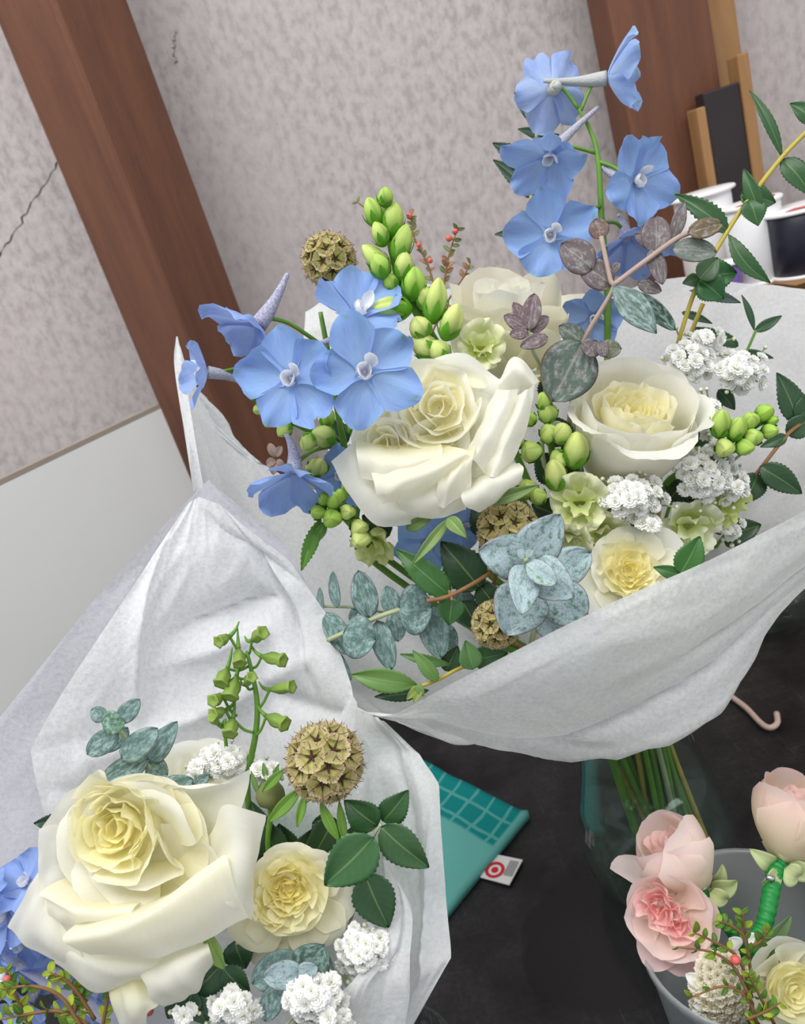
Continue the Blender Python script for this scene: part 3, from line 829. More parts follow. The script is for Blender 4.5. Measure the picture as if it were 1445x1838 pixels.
def delph(t, x, y, d, face, rpx, spur_px=None, zt=0.16, spin=0.0, seed=0, hue=0.0, pale=0.0, ped=None, wob=0.14, eye=True, W=0.47, spur_len=1.25, n=5, skip=()):
    """one delphinium flower: spur body, five sepals, pale eye; ped = pixel, depth of the stem joint"""
    rr = random.Random(seed * 11 + 5)
    R = frame(Dv(*face)); S = px(rpx, d); O = P(x, y, d)
    back = -R[:, 2]
    if spur_px is None: tipd = unit(back + 0.5 * Dv(0, -1, 0))
    else: tipd = unit(P(spur_px[0], spur_px[1], d + (spur_px[2] if len(spur_px) > 2 else 0.01)) - O)
    L = S * spur_len if spur_px is None else np.linalg.norm(P(spur_px[0], spur_px[1], d) - O)
    q = [O + back * 0.02 * S, O + back * 0.25 * S + tipd * 0.15 * L, O + tipd * 0.55 * L + back * 0.2 * S, O + tipd * L]
    V, F = tube(q, [0.17 * S, 0.15 * S, 0.10 * S, 0.07 * S, 0.045 * S], 9, 14)
    spc = np.asarray(lin((138, 134, 176))) * (1 - pale) + np.asarray(lin((196, 202, 168))) * pale
    o = part(t, 'blossom', V, F, M['spur'], spc, label='warty lilac grey spur')
    c_tip = np.asarray(BLUE1) * (1 - hue) + np.asarray(LILAC) * hue; c_tip = c_tip * (1 - pale * 0.6) + np.asarray(lin((196, 208, 240))) * pale * 0.6
    c_base = np.asarray(BLUE2) * (1 - hue) + np.asarray(LILAC) * hue; c_base = c_base * (1 - pale * 0.6) + np.asarray(lin((214, 222, 242))) * pale * 0.6
    for k in range(n):
        if k in skip: continue
        ph = math.radians(spin + 90 + 72 * k) + rr.uniform(-0.1, 0.1)
        ns, nt = 11, 13
        V, s, te = petal(O, R, phi=ph, r0=0.07 * S, rtop=S * rr.uniform(0.88, 1.06), ztop=S * (zt + rr.uniform(-wob, wob)), b=rr.uniform(-10, 22), W=W * S * rr.uniform(0.85, 1.12), curl=rr.uniform(-60, 35), cup=0.6, cup1=rr.uniform(0.1, 0.7), lean=rr.uniform(-0.1, 0.1) * S,
                         tipk=0.40, tipn=rr.uniform(1.6, 2.4), bw=0.34, ruf=0.22, rufn=4.2, seed=seed * 5 + k, ns=ns, nt=nt, twist=rr.uniform(-0.15, 0.15))
        col = mixrgb(c_tip * rr.uniform(0.93, 1.05), c_base, (1 - te) ** 1.5)
        g = np.clip(1 - np.hypot((te - 0.93) / 0.07, s / 0.22), 0, 1)
        col = mixrgb((1, 1, 1), lin((132, 168, 96)), g * 0.0) * 0 + col * (1 - g[:, None]) + np.asarray(lin((120, 162, 110)))[None, :] * g[:, None]
        part(o, 'sepal', V, grid_faces(nt, ns), M['blue'], col, np.stack([s, te, s * 0 + k], 1))
    if eye:
        for k in range(5):
            ph = math.radians(spin + 40 + 72 * k)
            add_petal(t, O, R, lin((253, 253, 250)), lin((186, 186, 208)), 2.5, name='eye_petal', mat=M['cream'], seed=seed + k, parent=o, phi=ph, r0=0.03 * S, rtop=(0.10 + 0.05 * (k % 2) if k else 0.30) * S, ztop=(0.22 + 0.06 * (k % 3) if k else 0.46) * S,
                      b=32, W=0.15 * S, curl=-20, cup=1.0, tipk=0.3, tipn=2, ns=6, nt=6)
    if ped is not None:
        j = P(*ped); b0 = O + back * 0.22 * S
        V, F = tube([b0, (b0 * 0.6 + j * 0.4) + Dv(0, -1, 0) * 0.12 * S, j], [0.045 * S, 0.04 * S, 0.045 * S], 6, 9)
        part(o, 'pedicel', V, F, M['stem'])
    return o


def leaf(t, bx, by, tx, ty, d, wpx, shape='ovate', mat='leaf', col=(52, 96, 48), dz=0.0, roll=0.0, fold=0.25, bend=0.12, curve=0.0, serr=0.0, name='leaf', seed=None, parent=None):
    """leaf from base pixel to tip pixel (dz > 0: tip nearer); roll in degrees about its length"""
    rr = random.Random(seed if seed is not None else int(bx * 7 + by * 3 + tx))
    b = P(bx, by, d); e = P(tx, ty, d - dz); L = np.linalg.norm(e - b); y = unit(e - b)
    x = unit(np.cross(y, -FWD)); n0 = np.cross(x, y)
    if np.dot(n0, -FWD) < 0: n0 = -n0
    a = math.radians(roll); xr = math.cos(a) * x + math.sin(a) * n0; nr = -math.sin(a) * x + math.cos(a) * n0
    W = px(wpx, d) / 2; ns, nt = 9, (25 if serr else 15); V = []; SS = []; TT = []
    for i in range(nt):
        t_ = i / (nt - 1)
        if shape == 'round': wv = max(0, math.sin(math.pi * t_ ** 0.85)) ** 0.55
        elif shape == 'lance': wv = max(0, math.sin(math.pi * t_ ** 0.9)) ** 0.9
        elif shape == 'heart': wv = max(0, math.sin(math.pi * t_ ** 0.62)) ** 0.62
        else: wv = max(0, math.sin(math.pi * t_ ** 0.72)) ** 0.8 * (1 - 0.12 * t_)
        if 0 < i < nt - 1: wv = max(wv, 0.04)
        for j in range(ns):
            s_ = -1 + 2 * j / (ns - 1)
            ww = W * wv * (1 + (serr * (1 if i % 2 else -1) if abs(s_) > 0.9 else 0))
            off = fold * W * abs(s_) * wv - bend * L * (t_ - 0.5) ** 2 * 4 * 0.5 + bend * L * 0.5 + 0.05 * W * math.sin(5 * t_ + s_ * 3 + rr.random() * 0.2)
            V.append(b + y * (t_ * L) + xr * (s_ * ww + curve * L * math.sin(math.pi * t_)) + nr * (off - bend * L * 0.5 + (0.0)))
            SS.append(s_); TT.append(t_)
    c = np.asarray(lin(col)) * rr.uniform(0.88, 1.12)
    lf = np.stack([SS, TT, np.full(len(SS), rr.uniform(0, 30))], 1)
    o = part(parent or t, name, V, grid_faces(nt, ns), M[mat], np.tile(c, (len(V), 1)), lf)
    md = o.modifiers.new('thickness', 'SOLIDIFY'); md.thickness = 0.0004
    return o


# shared meshes: papery cup and star, filler florets and buds
def mk_cup():
    n = 60; V = []; C = []; Lf = []; prof = [(0.02, 0.0), (0.28, 0.02), (0.6, 0.10), (0.86, 0.20), (1.0, 0.30)]
    rr = random.Random(2)
    for i, (r_, z_) in enumerate(prof):
        f = i / (len(prof) - 1)
        for k in range(n):
            a = 2 * math.pi * k / n
            pl = 0.03 * f * math.cos(30 * a); jg = (rr.uniform(-0.07, 0.07) if i == len(prof) - 1 else 0)
            rad = r_ * (1 + pl * 0.6 + jg); V.append((rad * math.cos(a), rad * math.sin(a), z_ + pl * 0.8 + jg * 0.5))
            c0 = np.asarray(lin((204, 216, 92))); c1 = np.asarray(lin((228, 208, 176))); C.append(c0 * (1 - f ** 1.1) + c1 * f ** 1.1); Lf.append((k / n, f, 0))
    F = grid_faces(len(prof), n, True); F.append(tuple(range(n))[::-1])
    return mesh('seed_cup', V, F, np.array(C), np.array(Lf))


def mk_star():
    V = []; F = []
    for k in range(5):
        a = 2 * math.pi * k / 5
        pts = [A(0.03 * math.cos(a), 0.03 * math.sin(a), 0.05), A(0.30 * math.cos(a), 0.30 * math.sin(a), 0.13), A(0.62 * math.cos(a), 0.62 * math.sin(a), 0.32), A(0.95 * math.cos(a + 0.06), 0.95 * math.sin(a + 0.06), 0.58)]
        v, f = tube(pts, [0.07, 0.10, 0.034, 0.024, 0.014], 5, 7); F += [tuple(i + len(V) for i in q) for q in f]; V += v.tolist()
    v, f = lathe([(0.001, 0.16), (0.06, 0.15), (0.11, 0.09), (0.11, 0.03)], 8); F += [tuple(i + len(V) for i in q) for q in f]; V += v.tolist()
    return mesh('seed_star', V, F)


def mk_floret(seed, dense=1.0, c1=(250, 250, 249), c2=(226, 228, 190)):
    rr = random.Random(seed); VV = []; FF = []; CC = []; LL = []
    O = A(0, 0, 0); R = np.eye(3)
    for ring_, (n, rt, zt, W) in enumerate(((9, 0.95, 0.10, 0.36), (8, 0.75, 0.34, 0.33), (6, 0.5, 0.52, 0.28), (4, 0.22, 0.58, 0.2))):
        for k in range(n):
            V, s, te = petal(O, R, phi=2 * math.pi * (k + 0.5 * ring_ + rr.uniform(-0.2, 0.2)) / n, r0=0.05, rtop=rt * rr.uniform(0.88, 1.1), ztop=zt + rr.uniform(-0.06, 0.06), b=10, W=W, curl=20, cup=0.5, tipk=-0.12 if ring_ < 3 else 0.1, tipn=2, bw=0.3,
                             ruf=0.25, rufn=4, jag=0.06, ns=5, nt=5, seed=rr.randint(0, 999))
            FF += [tuple(i + len(VV) for i in f) for f in grid_faces(5, 5)]; VV += V.tolist()
            CC += mixrgb(lin(c1), lin(c2), (1 - te) ** 3).tolist(); LL += np.stack([s, te, s * 0 + k], 1).tolist()
    return mesh('floret', VV, FF, CC, LL)


CUP, STAR = mk_cup(), mk_star()
CUP.materials.append(M['cup']); STAR.materials.append(M['star'])
FLORETS = [mk_floret(s_) for s_ in (1, 2, 3)]
for me in FLORETS: me.materials.append(M['white'])
_V, _F, _s, _t = ovoid(A(0, 0, -0.5), A(0, 0, 0.6), 0.55, BUDP, 10)
FBUD = mesh('floret_bud', _V, _F, mixrgb(lin((150, 170, 96)), lin((244, 244, 226)), np.clip((_t - 0.2) * 1.8, 0, 1)), np.stack([_s, _t, _s * 0], 1)); FBUD.materials.append(M['bud'])
_V, _F, _s, _t = ovoid(A(0, 0, -1), A(0, 0, 1), 1.0, [(0, 0.02), (0.1, 0.6), (0.25, 0.87), (0.5, 1), (0.75, 0.87), (0.9, 0.6), (1, 0.02)], 10)
BERRY = mesh('berry', _V, _F); BERRY.materials.append(M['berry'])


def place(t, me, name, pos, axis, scale, spin=0.0, parent=None):
    o = bpy.data.objects.new(name, me); COL.objects.link(o)
    root = t
    R = frame(axis); c, s = math.cos(spin), math.sin(spin)
    X = R[:, 0] * c + R[:, 1] * s; Y = np.cross(R[:, 2], X)
    loc = np.asarray(pos) - np.array(root.location)
    o.parent = parent or t
    sc = scale if np.ndim(scale) else (scale, scale, scale)
    o.matrix_local = Matrix([[X[i] * sc[0], Y[i] * sc[1], R[i, 2] * sc[2], loc[i]] for i in range(3)] + [[0, 0, 0, 1]])
    return o


def pod(label, cx, cy, d, rpx, face, big, stem_mat=None, seed=0, n=36, stretch=1.0, sepals=()):
    c = P(cx, cy, d); S = px(rpx, d); ax = Dv(*face); R = frame(ax)
    t = thing('scabiosa_pod', label, 'seed pod', c - ax * S * 0.8)
    V, F, s, te = ovoid(c - ax * S * 0.62, c + ax * S * 0.62, S * 0.62, [(0, 0.05), (0.1, 0.55), (0.25, 0.85), (0.5, 1), (0.75, 0.87), (0.9, 0.6), (1, 0.03)], 18)
    part(t, 'core', V, F, M['bud'], np.tile(lin((150, 158, 66)), (len(V), 1)), np.stack([s, te, s * 0], 1))
    rr = random.Random(seed)
    for i in range(n):
        z = 1 - 1.86 * (i + 0.5) / n; r_ = math.sqrt(max(0, 1 - z * z)); a = i * 2.39996
        nrm = R @ A(r_ * math.cos(a), r_ * math.sin(a), z)
        o = place(t, CUP, 'seed_cup', c + nrm * S * 0.70, nrm, S * 0.325 * rr.uniform(0.94, 1.06), rr.uniform(0, 6))
        st = bpy.data.objects.new('seed_star', STAR); COL.objects.link(st); st.parent = o
    sstem(t, c - ax * S * 0.75, ax, big, r=px(6, d), seed=seed, mat=stem_mat)
    for q in sepals: leaf(t, *q[:4], q[4], q[5], 'lance', 'sepal', (118, 164, 66), name='bract', fold=0.4, bend=0.1)
    return t


def filler(label, clusters, d, big, seed, rf=13.0, buds=6, group='white filler flower clusters', brown=0):
    c0 = clusters[0]; cc = P(c0[0], c0[1], d + 0.03)
    t = thing('filler_flower', label, 'filler flower', cc)
    rr = random.Random(seed)
    for ci, (x, y, rx, ry, n) in enumerate(clusters):
        node = P(x + rr.uniform(-5, 5), y + 10, d + 0.035); n = int(n * 1.5)
        if ci:
            V, F = tube([cc, (cc + node) / 2 + Dv(0, 0.3, -1) * 0.004, node], [0.0012, 0.001, 0.001], 5, 8); part(t, 'branch', V, F, M['stem'])
        for i in range(n):
            f = math.sqrt((i + 0.4) / n); a = i * 2.39996 + ci
            X, Y = x + rx * f * math.cos(a) + rr.uniform(-3, 3), y + ry * f * math.sin(a) + rr.uniform(-3, 3)
            dd = d + 0.014 * f * f + rr.uniform(-0.003, 0.003)
            ax = Dv(0.9 * f * math.cos(a) + rr.uniform(-0.3, 0.3), 0.9 * f * math.sin(a) - 0.25 + rr.uniform(-0.3, 0.3), 1.0)
            pos = P(X, Y, dd); S = px(rf * 0.86 * rr.uniform(0.8, 1.2), d)
            place(t, FLORETS[rr.randint(0, 2)], 'floret', pos, ax, (S, S, S * 0.9), rr.uniform(0, 6))
            V, F = tube([pos - ax * S * 0.02, (pos + node) / 2 - ax * S * 0.3, node], [0.0007, 0.0006, 0.0008], 4, 5)
            part(t, 'flower_stalk', V, F, M['stem_pale'])
        for i in range(buds if ci == 0 else buds // 2):
            a = rr.uniform(0, 6.28); f = rr.uniform(0.9, 1.3)
            X, Y = x + (rx + 6) * f * math.cos(a), y + (ry + 6) * f * math.sin(a)
            pos = P(X, Y, d + 0.012); ax = Dv(math.cos(a), math.sin(a) - 0.3, 0.8); S = px(rr.uniform(6, 8.5), d)
            place(t, FBUD, 'flower_bud', pos, ax, S)
            V, F = tube([pos, (pos + node) / 2, node], [0.0006, 0.0006, 0.0007], 4, 5); part(t, 'flower_stalk', V, F, M['stem_pale'])
    sstem(t, cc, Dv(0, -0.4, 0.8), big, r=0.0014, seed=seed)
    return t


def sprig(t, pts, d, size, n, cols, seed, stem_r=0.0008, stem='stem_brown', berries=(), dz=0.01, lead=0.5):
    """thin twig with small round leaves in loose pairs; pts in pixels"""
    rr = random.Random(seed)
    Wp = [P(x, y, d - dz * i / max(1, len(pts) - 1)) for i, (x, y) in enumerate(pts)]
    V, F = tube(Wp, [stem_r * 1.2, stem_r, stem_r * 0.5], 5, 14); part(t, 'twig', V, F, M[stem])
    cp = catmull([A(x, y, 0) for x, y in pts], 60)
    for i in range(n):
        f = 0.1 + 0.9 * i / (n - 1) if n > 1 else 1
        k = min(58, int(f * 59)); c = cp[k]; dr = unit(cp[min(59, k + 1)] - cp[max(0, k - 1)])
        for sd in ((-1, 1) if rr.random() < 0.7 else (rr.choice((-1, 1)),)):
            a = math.atan2(dr[1], dr[0]) + sd * rr.uniform(0.5, 1.3); s_ = size * rr.uniform(0.7, 1.25)
            leaf(t, c[0], c[1], c[0] + s_ * math.cos(a), c[1] + s_ * math.sin(a), d - dz * f, s_ * rr.uniform(0.5, 0.7), 'round', 'sepal', rr.choice(cols), dz=rr.uniform(-0.004, 0.006), roll=rr.uniform(-40, 40), bend=0.15, seed=seed * 100 + i * 2 + sd)
    for (x, y, r_) in berries:
        place(t, BERRY, 'berry', P(x, y, d - dz), Dv(0, 0, 1), px(r_, d))


def sheet(t, rows, nu, nv, mat, fold=0.004, seed=0, lin_u=True, lin_v=False, creases=(), name='sheet', fs=9.0):
    """tissue sheet: rows of (pixel x, pixel y, depth)"""
    Wr = [[P(*c) for c in r] for r in rows]
    iu = linear if lin_u else catmull; iv = linear if lin_v else catmull
    H = np.stack([iu(r, nu) for r in Wr]); G = np.stack([iv(H[:, k], nv) for k in range(nu)], 1)
    du = np.gradient(G, axis=1); dv = np.gradient(G, axis=0); N = np.cross(du, dv); N /= np.linalg.norm(N, axis=2)[:, :, None] + 1e-9
    uu = np.linspace(0, 1, nu)[None, :].repeat(nv, 0); vv = np.linspace(0, 1, nv)[:, None].repeat(nu, 1)
    h = np.zeros((nv, nu))
    for i in range(nv):
        for k in range(nu):
            p = Vector((uu[i, k] * fs, vv[i, k] * fs * 0.8, seed * 3.7))
            dd = noise.voronoi(p)[0]
            h[i, k] = fold * ((dd[1] - dd[0]) * 0.9 + noise.noise(p * 0.5) * 1.2)
    for (u0, v0, u1, v1, hh, ww) in creases:
        a = A(u1 - u0, v1 - v0, 0); L2 = a[0] ** 2 + a[1] ** 2
        k_ = np.clip(((uu - u0) * a[0] + (vv - v0) * a[1]) / L2, 0, 1)
        dist = np.hypot(uu - u0 - k_ * a[0], vv - v0 - k_ * a[1])
        h += hh * np.exp(-dist / ww) * np.sin(np.pi * np.clip(k_, 0.02, 0.98)) ** 0.5
    wd_ = np.linalg.norm(G[:, -1] - G[:, 0], axis=1); h *= 1.5 * np.clip(wd_ / (0.6 * wd_.max()), 0, 1)[:, None]
    G = G + N * h[:, :, None]
    return part(t, name, G.reshape(-1, 3), grid_faces(nv, nu), mat)

# ------------------------------------------------------------------ tissue wraps
wr = thing('tissue_wrap', 'white tissue paper wrapped around the large bouquet in the glass vase', 'tissue wrap', BIG_NECK)
sheet(wr, [[(632, 1268, .50), (700, 1283, .485), (830, 1214, .465), (1050, 1104, .455), (1270, 1008, .46), (1450, 914, .475), (1560, 850, .49)],
           [(690, 1284, .505), (760, 1278, .49), (870, 1258, .475), (1060, 1180, .46), (1280, 1085, .465), (1450, 990, .48), (1560, 920, .50)],
           [(750, 1300, .525), (820, 1306, .51), (920, 1312, .50), (1080, 1265, .485), (1290, 1165, .49), (1425, 1065, .505), (1530, 975, .52)],
           [(825, 1320, .55), (890, 1340, .545), (985, 1352, .54), (1120, 1348, .53), (1262, 1296, .53), (1372, 1132, .54), (1470, 1035, .55)],
           [(1030, 1290, .62), (1060, 1295, .63), (1090, 1290, .63), (1115, 1280, .64), (1135, 1265, .645), (1150, 1250, .65), (1160, 1235, .66)]],
      110, 70, M['tissue'], 0.0022, 3, lin_u=False, creases=((0.25, 0.66, 0.85, 0.52, 0.006, 0.018), (0.3, 0.74, 0.8, 0.66, -0.005, 0.02), (0.55, 0.48, 0.95, 0.42, 0.004, 0.02), (0.15, 0.55, 0.5, 0.7, 0.004, 0.03)), fs=6)
sheet(wr, [[(318, 606, .62), (324, 650, .63), (334, 700, .64), (345, 742, .65)],
           [(326, 700, .62), (375, 742, .65), (430, 796, .66), (490, 852, .665)],
           [(340, 800, .61), (420, 880, .65), (520, 920, .66), (620, 900, .67)],
           [(360, 900, .60), (480, 1010, .64), (600, 1040, .65), (720, 1000, .66)],
           [(480, 1080, .58), (580, 1150, .61), (700, 1150, .64), (820, 1100, .65)],
           [(600, 1250, .535), (700, 1260, .56), (800, 1240, .60), (900, 1210, .62)],
           [(690, 1290, .53), (850, 1325, .56), (950, 1325, .60), (1030, 1290, .63)]],
      60, 80, M['tissue'], 0.004, 5, lin_u=False, fs=6)
sheet(wr, [[(316, 604, .615), (319, 604, .615)], [(313, 660, .615), (331, 668, .615)], [(330, 770, .612), (348, 775, .612)], [(347, 880, .61), (366, 880, .61)]], 6, 24, M['tissue'], 0.0005, 1, name='folded_edge')
sheet(wr, [[(548, 560, .70), (640, 512, .70), (760, 505, .71), (980, 560, .71), (1190, 502, .71), (1320, 506, .70), (1480, 516, .68)],
           [(552, 680, .69), (680, 680, .69), (800, 700, .69), (1000, 700, .69), (1200, 690, .69), (1350, 690, .68), (1510, 690, .65)],
           [(620, 900, .67), (700, 920, .665), (820, 930, .66), (1000, 930, .655), (1250, 900, .65), (1400, 860, .64), (1535, 800, .60)],
           [(700, 1100, .65), (780, 1120, .645), (880, 1125, .64), (1040, 1110, .63), (1230, 1050, .62), (1410, 960, .60), (1550, 860, .54)],
           [(1010, 1270, .635), (1040, 1275, .64), (1070, 1275, .645), (1090, 1270, .65), (1120, 1260, .66), (1140, 1250, .67), (1160, 1235, .66)]],
      90, 60, M['tissue'], 0.005, 8, lin_u=False, fs=7)

w2 = thing('tissue_wrap', 'white tissue paper wrapped around the smaller bouquet with the largest rose', 'tissue wrap', SMALL_NECK)
sheet(w2, [[(338, 903, .525), (358, 892, .527), (395, 906, .531), (428, 934, .533)],
           [(268, 1005, .520), (350, 985, .525), (440, 985, .536), (522, 1012, .537)],
           [(160, 1175, .505), (320, 1120, .53), (480, 1090, .545), (585, 1110, .537)],
           [(55, 1345, .49), (260, 1300, .535), (480, 1260, .55), (632, 1235, .525)],
           [(76, 1440, .48), (250, 1450, .53), (480, 1420, .54), (645, 1340, .52)],
           [(120, 1600, .475), (260, 1650, .51), (480, 1600, .52), (660, 1480, .515)],
           [(500, 1890, .49), (560, 1890, .50), (600, 1890, .50), (650, 1870, .49)]],
      80, 90, M['tissue'], 0.0045, 11, creases=((0.25, 0.36, 0.75, 0.30, 0.010, 0.030), (0.30, 0.40, 0.72, 0.37, -0.008, 0.02), (0.15, 0.56, 0.9, 0.42, -0.010, 0.04), (0.72, 0.03, 0.85, 0.5, 0.009, 0.022), (0.05, 0.62, 0.4, 0.66, 0.008, 0.02), (0.4, 0.04, 0.95, 0.22, 0.008, 0.02), (0.02, 0.1, 0.3, 0.5, -0.006, 0.03), (0.6, 0.45, 0.98, 0.58, 0.008, 0.025)), fs=5.5, lin_v=True)
sheet(w2, [[(366, 868, .552), (370, 865, .552), (375, 861, .552), (379, 866, .552)],
           [(176, 1068, .548), (280, 1000, .556), (420, 935, .556), (512, 976, .552)],
           [(0, 1288, .532), (120, 1270, .548), (330, 1150, .562), (575, 1095, .554)],
           [(-110, 1400, .515), (20, 1440, .532), (240, 1400, .56), (560, 1300, .556)],
           [(-160, 1620, .49), (0, 1640, .512), (200, 1620, .535), (480, 1500, .545)],
           [(200, 1850, .48), (350, 1900, .49), (450, 1900, .495), (520, 1890, .50)]], 60, 70, M['tissue_thin'], 0.002, 13, fs=4, lin_v=True)
sheet(w2, [[(628, 1238, .525), (642, 1268, .515), (668, 1286, .508), (692, 1297, .505)],
           [(560, 1380, .535), (640, 1385, .52), (715, 1345, .505), (752, 1352, .50)],
           [(560, 1500, .525), (645, 1500, .51), (735, 1465, .49), (788, 1408, .482)],
           [(600, 1650, .505), (680, 1640, .49), (745, 1620, .475), (800, 1595, .467)],
           [(620, 1750, .495), (690, 1765, .48), (745, 1752, .465), (806, 1724, .456)],
           [(610, 1870, .49), (655, 1880, .485), (700, 1870, .475), (735, 1850, .468)]], 50, 70, M['tissue'], 0.003, 17, creases=((0.6, 0.05, 0.75, 0.9, 0.004, 0.03), (0.9, 0.45, 0.72, 0.9, -0.006, 0.04), (0.45, 0.3, 0.55, 0.95, -0.004, 0.03)), fs=5, lin_v=True)
sheet(w2, [[(688, 1542, .462), (696, 1550, .460), (702, 1562, .458)],
           [(692, 1600, .460), (715, 1610, .456), (738, 1634, .454)],
           [(684, 1690, .456), (712, 1700, .452), (736, 1720, .452)],
           [(605, 1790, .448), (660, 1770, .446), (735, 1790, .452)],
           [(570, 1860, .455), (640, 1870, .455), (722, 1870, .458)]], 30, 40, M['tissue'], 0.002, 19, creases=((0.5, 0.1, 0.7, 0.8, 0.004, 0.05),), fs=4)

# ------------------------------------------------------------------ roses of the large bouquet
O, R, S = rose_frame(775, 790, 0.50, (-0.05, -0.12, 1), 172)
t = thing('rose', 'wide open cream rose with two centres in the large bouquet', 'rose', O)
spiral_core(t, O, R, S, 13, 0.05, 0.46, 0.60, 0.56, 0.25, 3, 0.16, 0.52, 0.08, 10, WHITE, YEL, CREAM, offset=(0.08, 0.38), curl1=60, flat=True)
spiral_core(t, O, R, S, 9, 0.04, 0.30, 0.60, 0.56, 0.35, 5, 0.15, 0.36, 0.06, 8, WHITE, YEL, CREAM, offset=(-0.50, -0.03), curl1=50, flat=True)
spiral_core(t, O, R, S, 8, 0.15, 0.5, 0.40, 0.34, 0.2, 6, 0.3, 0.5, 0.06, 10, WHITE, YEL, CREAM, offset=(-0.12, 0.05), flat=True)
tips(t, O, R, S, [(628, 770, .42, .42, dict(curl=50)), (690, 690, .38, .55, {}), (765, 643, .40, .58, dict(curl=50)), (870, 645, .40, .55, dict(curl=60)), (900, 730, .42, .4, dict(curl=60))], 3)
tips(t, O, R, S, [(722, 828, .50, .60, dict(curl=40, r0=.06)), (840, 800, .50, .55, dict(curl=40, r0=.06)), (640, 815, .50, .34, dict(curl=50)), (745, 770, .56, .30, dict(curl=40, r0=.04)), (775, 800, .48, .4, dict(curl=30, r0=.02))], 9, WHITE, YEL)
underlay(t, O, R, S, 7, .72, .26, .5, 800)
for k, (g, b_) in enumerate((
    ([[(650, 780, .508), (670, 840, .506), (715, 885, .506), (770, 900, .506)], [(625, 802, .500), (650, 862, .498), (700, 914, .498), (772, 918, .500)], [(594, 829, .506), (626, 888, .504), (677, 944, .504), (768, 936, .506)]], CREAM),
    ([[(720, 870, .500), (770, 850, .499), (845, 815, .499)], [(714, 900, .494), (775, 895, .489), (846, 866, .492)], [(722, 920, .501), (778, 931, .497), (836, 914, .499)]], CREAM),
    ([[(900, 725, .508), (930, 705, .508), (955, 700, .508)], [(895, 690, .500), (926, 664, .498), (960, 690, .500)], [(890, 688, .506), (927, 640, .506), (970, 684, .507)]], CREAM),
    ([[(866, 855, .498), (888, 790, .499), (915, 712, .502)], [(882, 856, .489), (914, 784, .488), (944, 700, .491)], [(900, 858, .498), (944, 774, .498), (960, 688, .499)]], CREAM),
    ([[(832, 822, .498), (858, 770, .499), (890, 698, .502)], [(850, 826, .489), (882, 768, .488), (912, 700, .492)], [(870, 850, .496), (902, 784, .495), (930, 698, .498)]], CREAM),
    ([[(840, 868, .500), (885, 843, .500), (932, 828, .502)], [(828, 890, .487), (880, 866, .486), (940, 840, .490)], [(838, 910, .488), (885, 892, .487), (936, 858, .491)], [(860, 920, .497), (892, 902, .497), (926, 870, .499)]], CREAM),
    ([[(640, 788, .503), (700, 800, .505), (790, 790, .505)], [(640, 815, .489), (700, 830, .485), (794, 818, .488)], [(648, 860, .493), (705, 863, .490), (770, 846, .493)]], YEL),
    ([[(656, 820, .504), (720, 812, .505), (795, 798, .504)], [(670, 860, .486), (740, 848, .481), (838, 808, .485)], [(676, 886, .485), (735, 874, .480), (820, 838, .486)], [(688, 906, .492), (726, 896, .490), (792, 860, .493)]], YEL),
    ([[(800, 820, .500), (830, 808, .500), (856, 796, .500)], [(786, 872, .487), (815, 852, .483), (850, 816, .485)], [(780, 908, .493), (806, 908, .490), (842, 880, .493)]], YEL))):
    gpetal(t, g, WHITE, b_, 2.4, seed=300 + k, wob=0.0012)
sstem(t, O, R[:, 2], r=0.003, seed=1)
for q in ((868, 906, 966, 872, .50, 24), (812, 925, 742, 1012, .495, 20), (724, 952, 774, 928, .51, 22), (800, 925, 835, 962, .49, 26)):
    leaf(t, *q[:4], q[4], q[5], 'lance', 'sepal', (120, 146, 84), name='sepal', bend=0.3, fold=0.5, dz=0.012)

O, R, S = rose_frame(1150, 708, 0.53, (0.02, -0.74, 0.66), 106, 1.95)
t = thing('rose', 'cup shaped white rose beside the white filler flowers', 'rose', O)
spiral_core(t, O, R, S, 24, 0.05, 0.70, 1.72, 1.86, 0.7, 7, 0.16, 0.56, 0.16, 14, CREAM, YEL, YEL, r00=0.1, r01=0.6, z0=1.15, curl1=15)
for k, (ph, rt, zt, W, cu, b) in enumerate(((20, .90, 1.98, .85, 25, 22), (92, .95, 2.08, .9, 25, 22), (165, .90, 1.98, .85, 30, 22), (235, .86, 1.84, .85, 40, 22), (305, .86, 1.84, .85, 40, 22),
                                            (272, 1.02, 1.76, 1.0, 150, 20), (338, 1.06, 1.90, .85, 95, 20), (208, 1.04, 1.84, .8, 110, 20), (60, 1.0, 2.02, .9, 40, 20), (125, 1.0, 2.02, .9, 40, 20), (262, .94, 1.45, .9, 60, 18), (318, .94, 1.5, .9, 60, 18), (190, .96, 1.5, .9, 40, 18))):
    add_petal(t, O, R, WHITE, CREAM, 1.2, seed=70 + k, phi=math.radians(ph), r0=.38 * S, rtop=rt * S, ztop=zt * S, b=b, W=W * S, curl=cu, cup=.95, cup1=.85, tipk=.14, tipn=2.8, ruf=.04, jag=.01, bw=.62, curl_at=.82, ns=19, nt=19)
tips(t, O, R, S, [(1008, 742, 1.66, .36, dict(b=10, curl=110, roll=.4, r0=.4))], 12)
sstem(t, O, R[:, 2], r=0.003, seed=2)

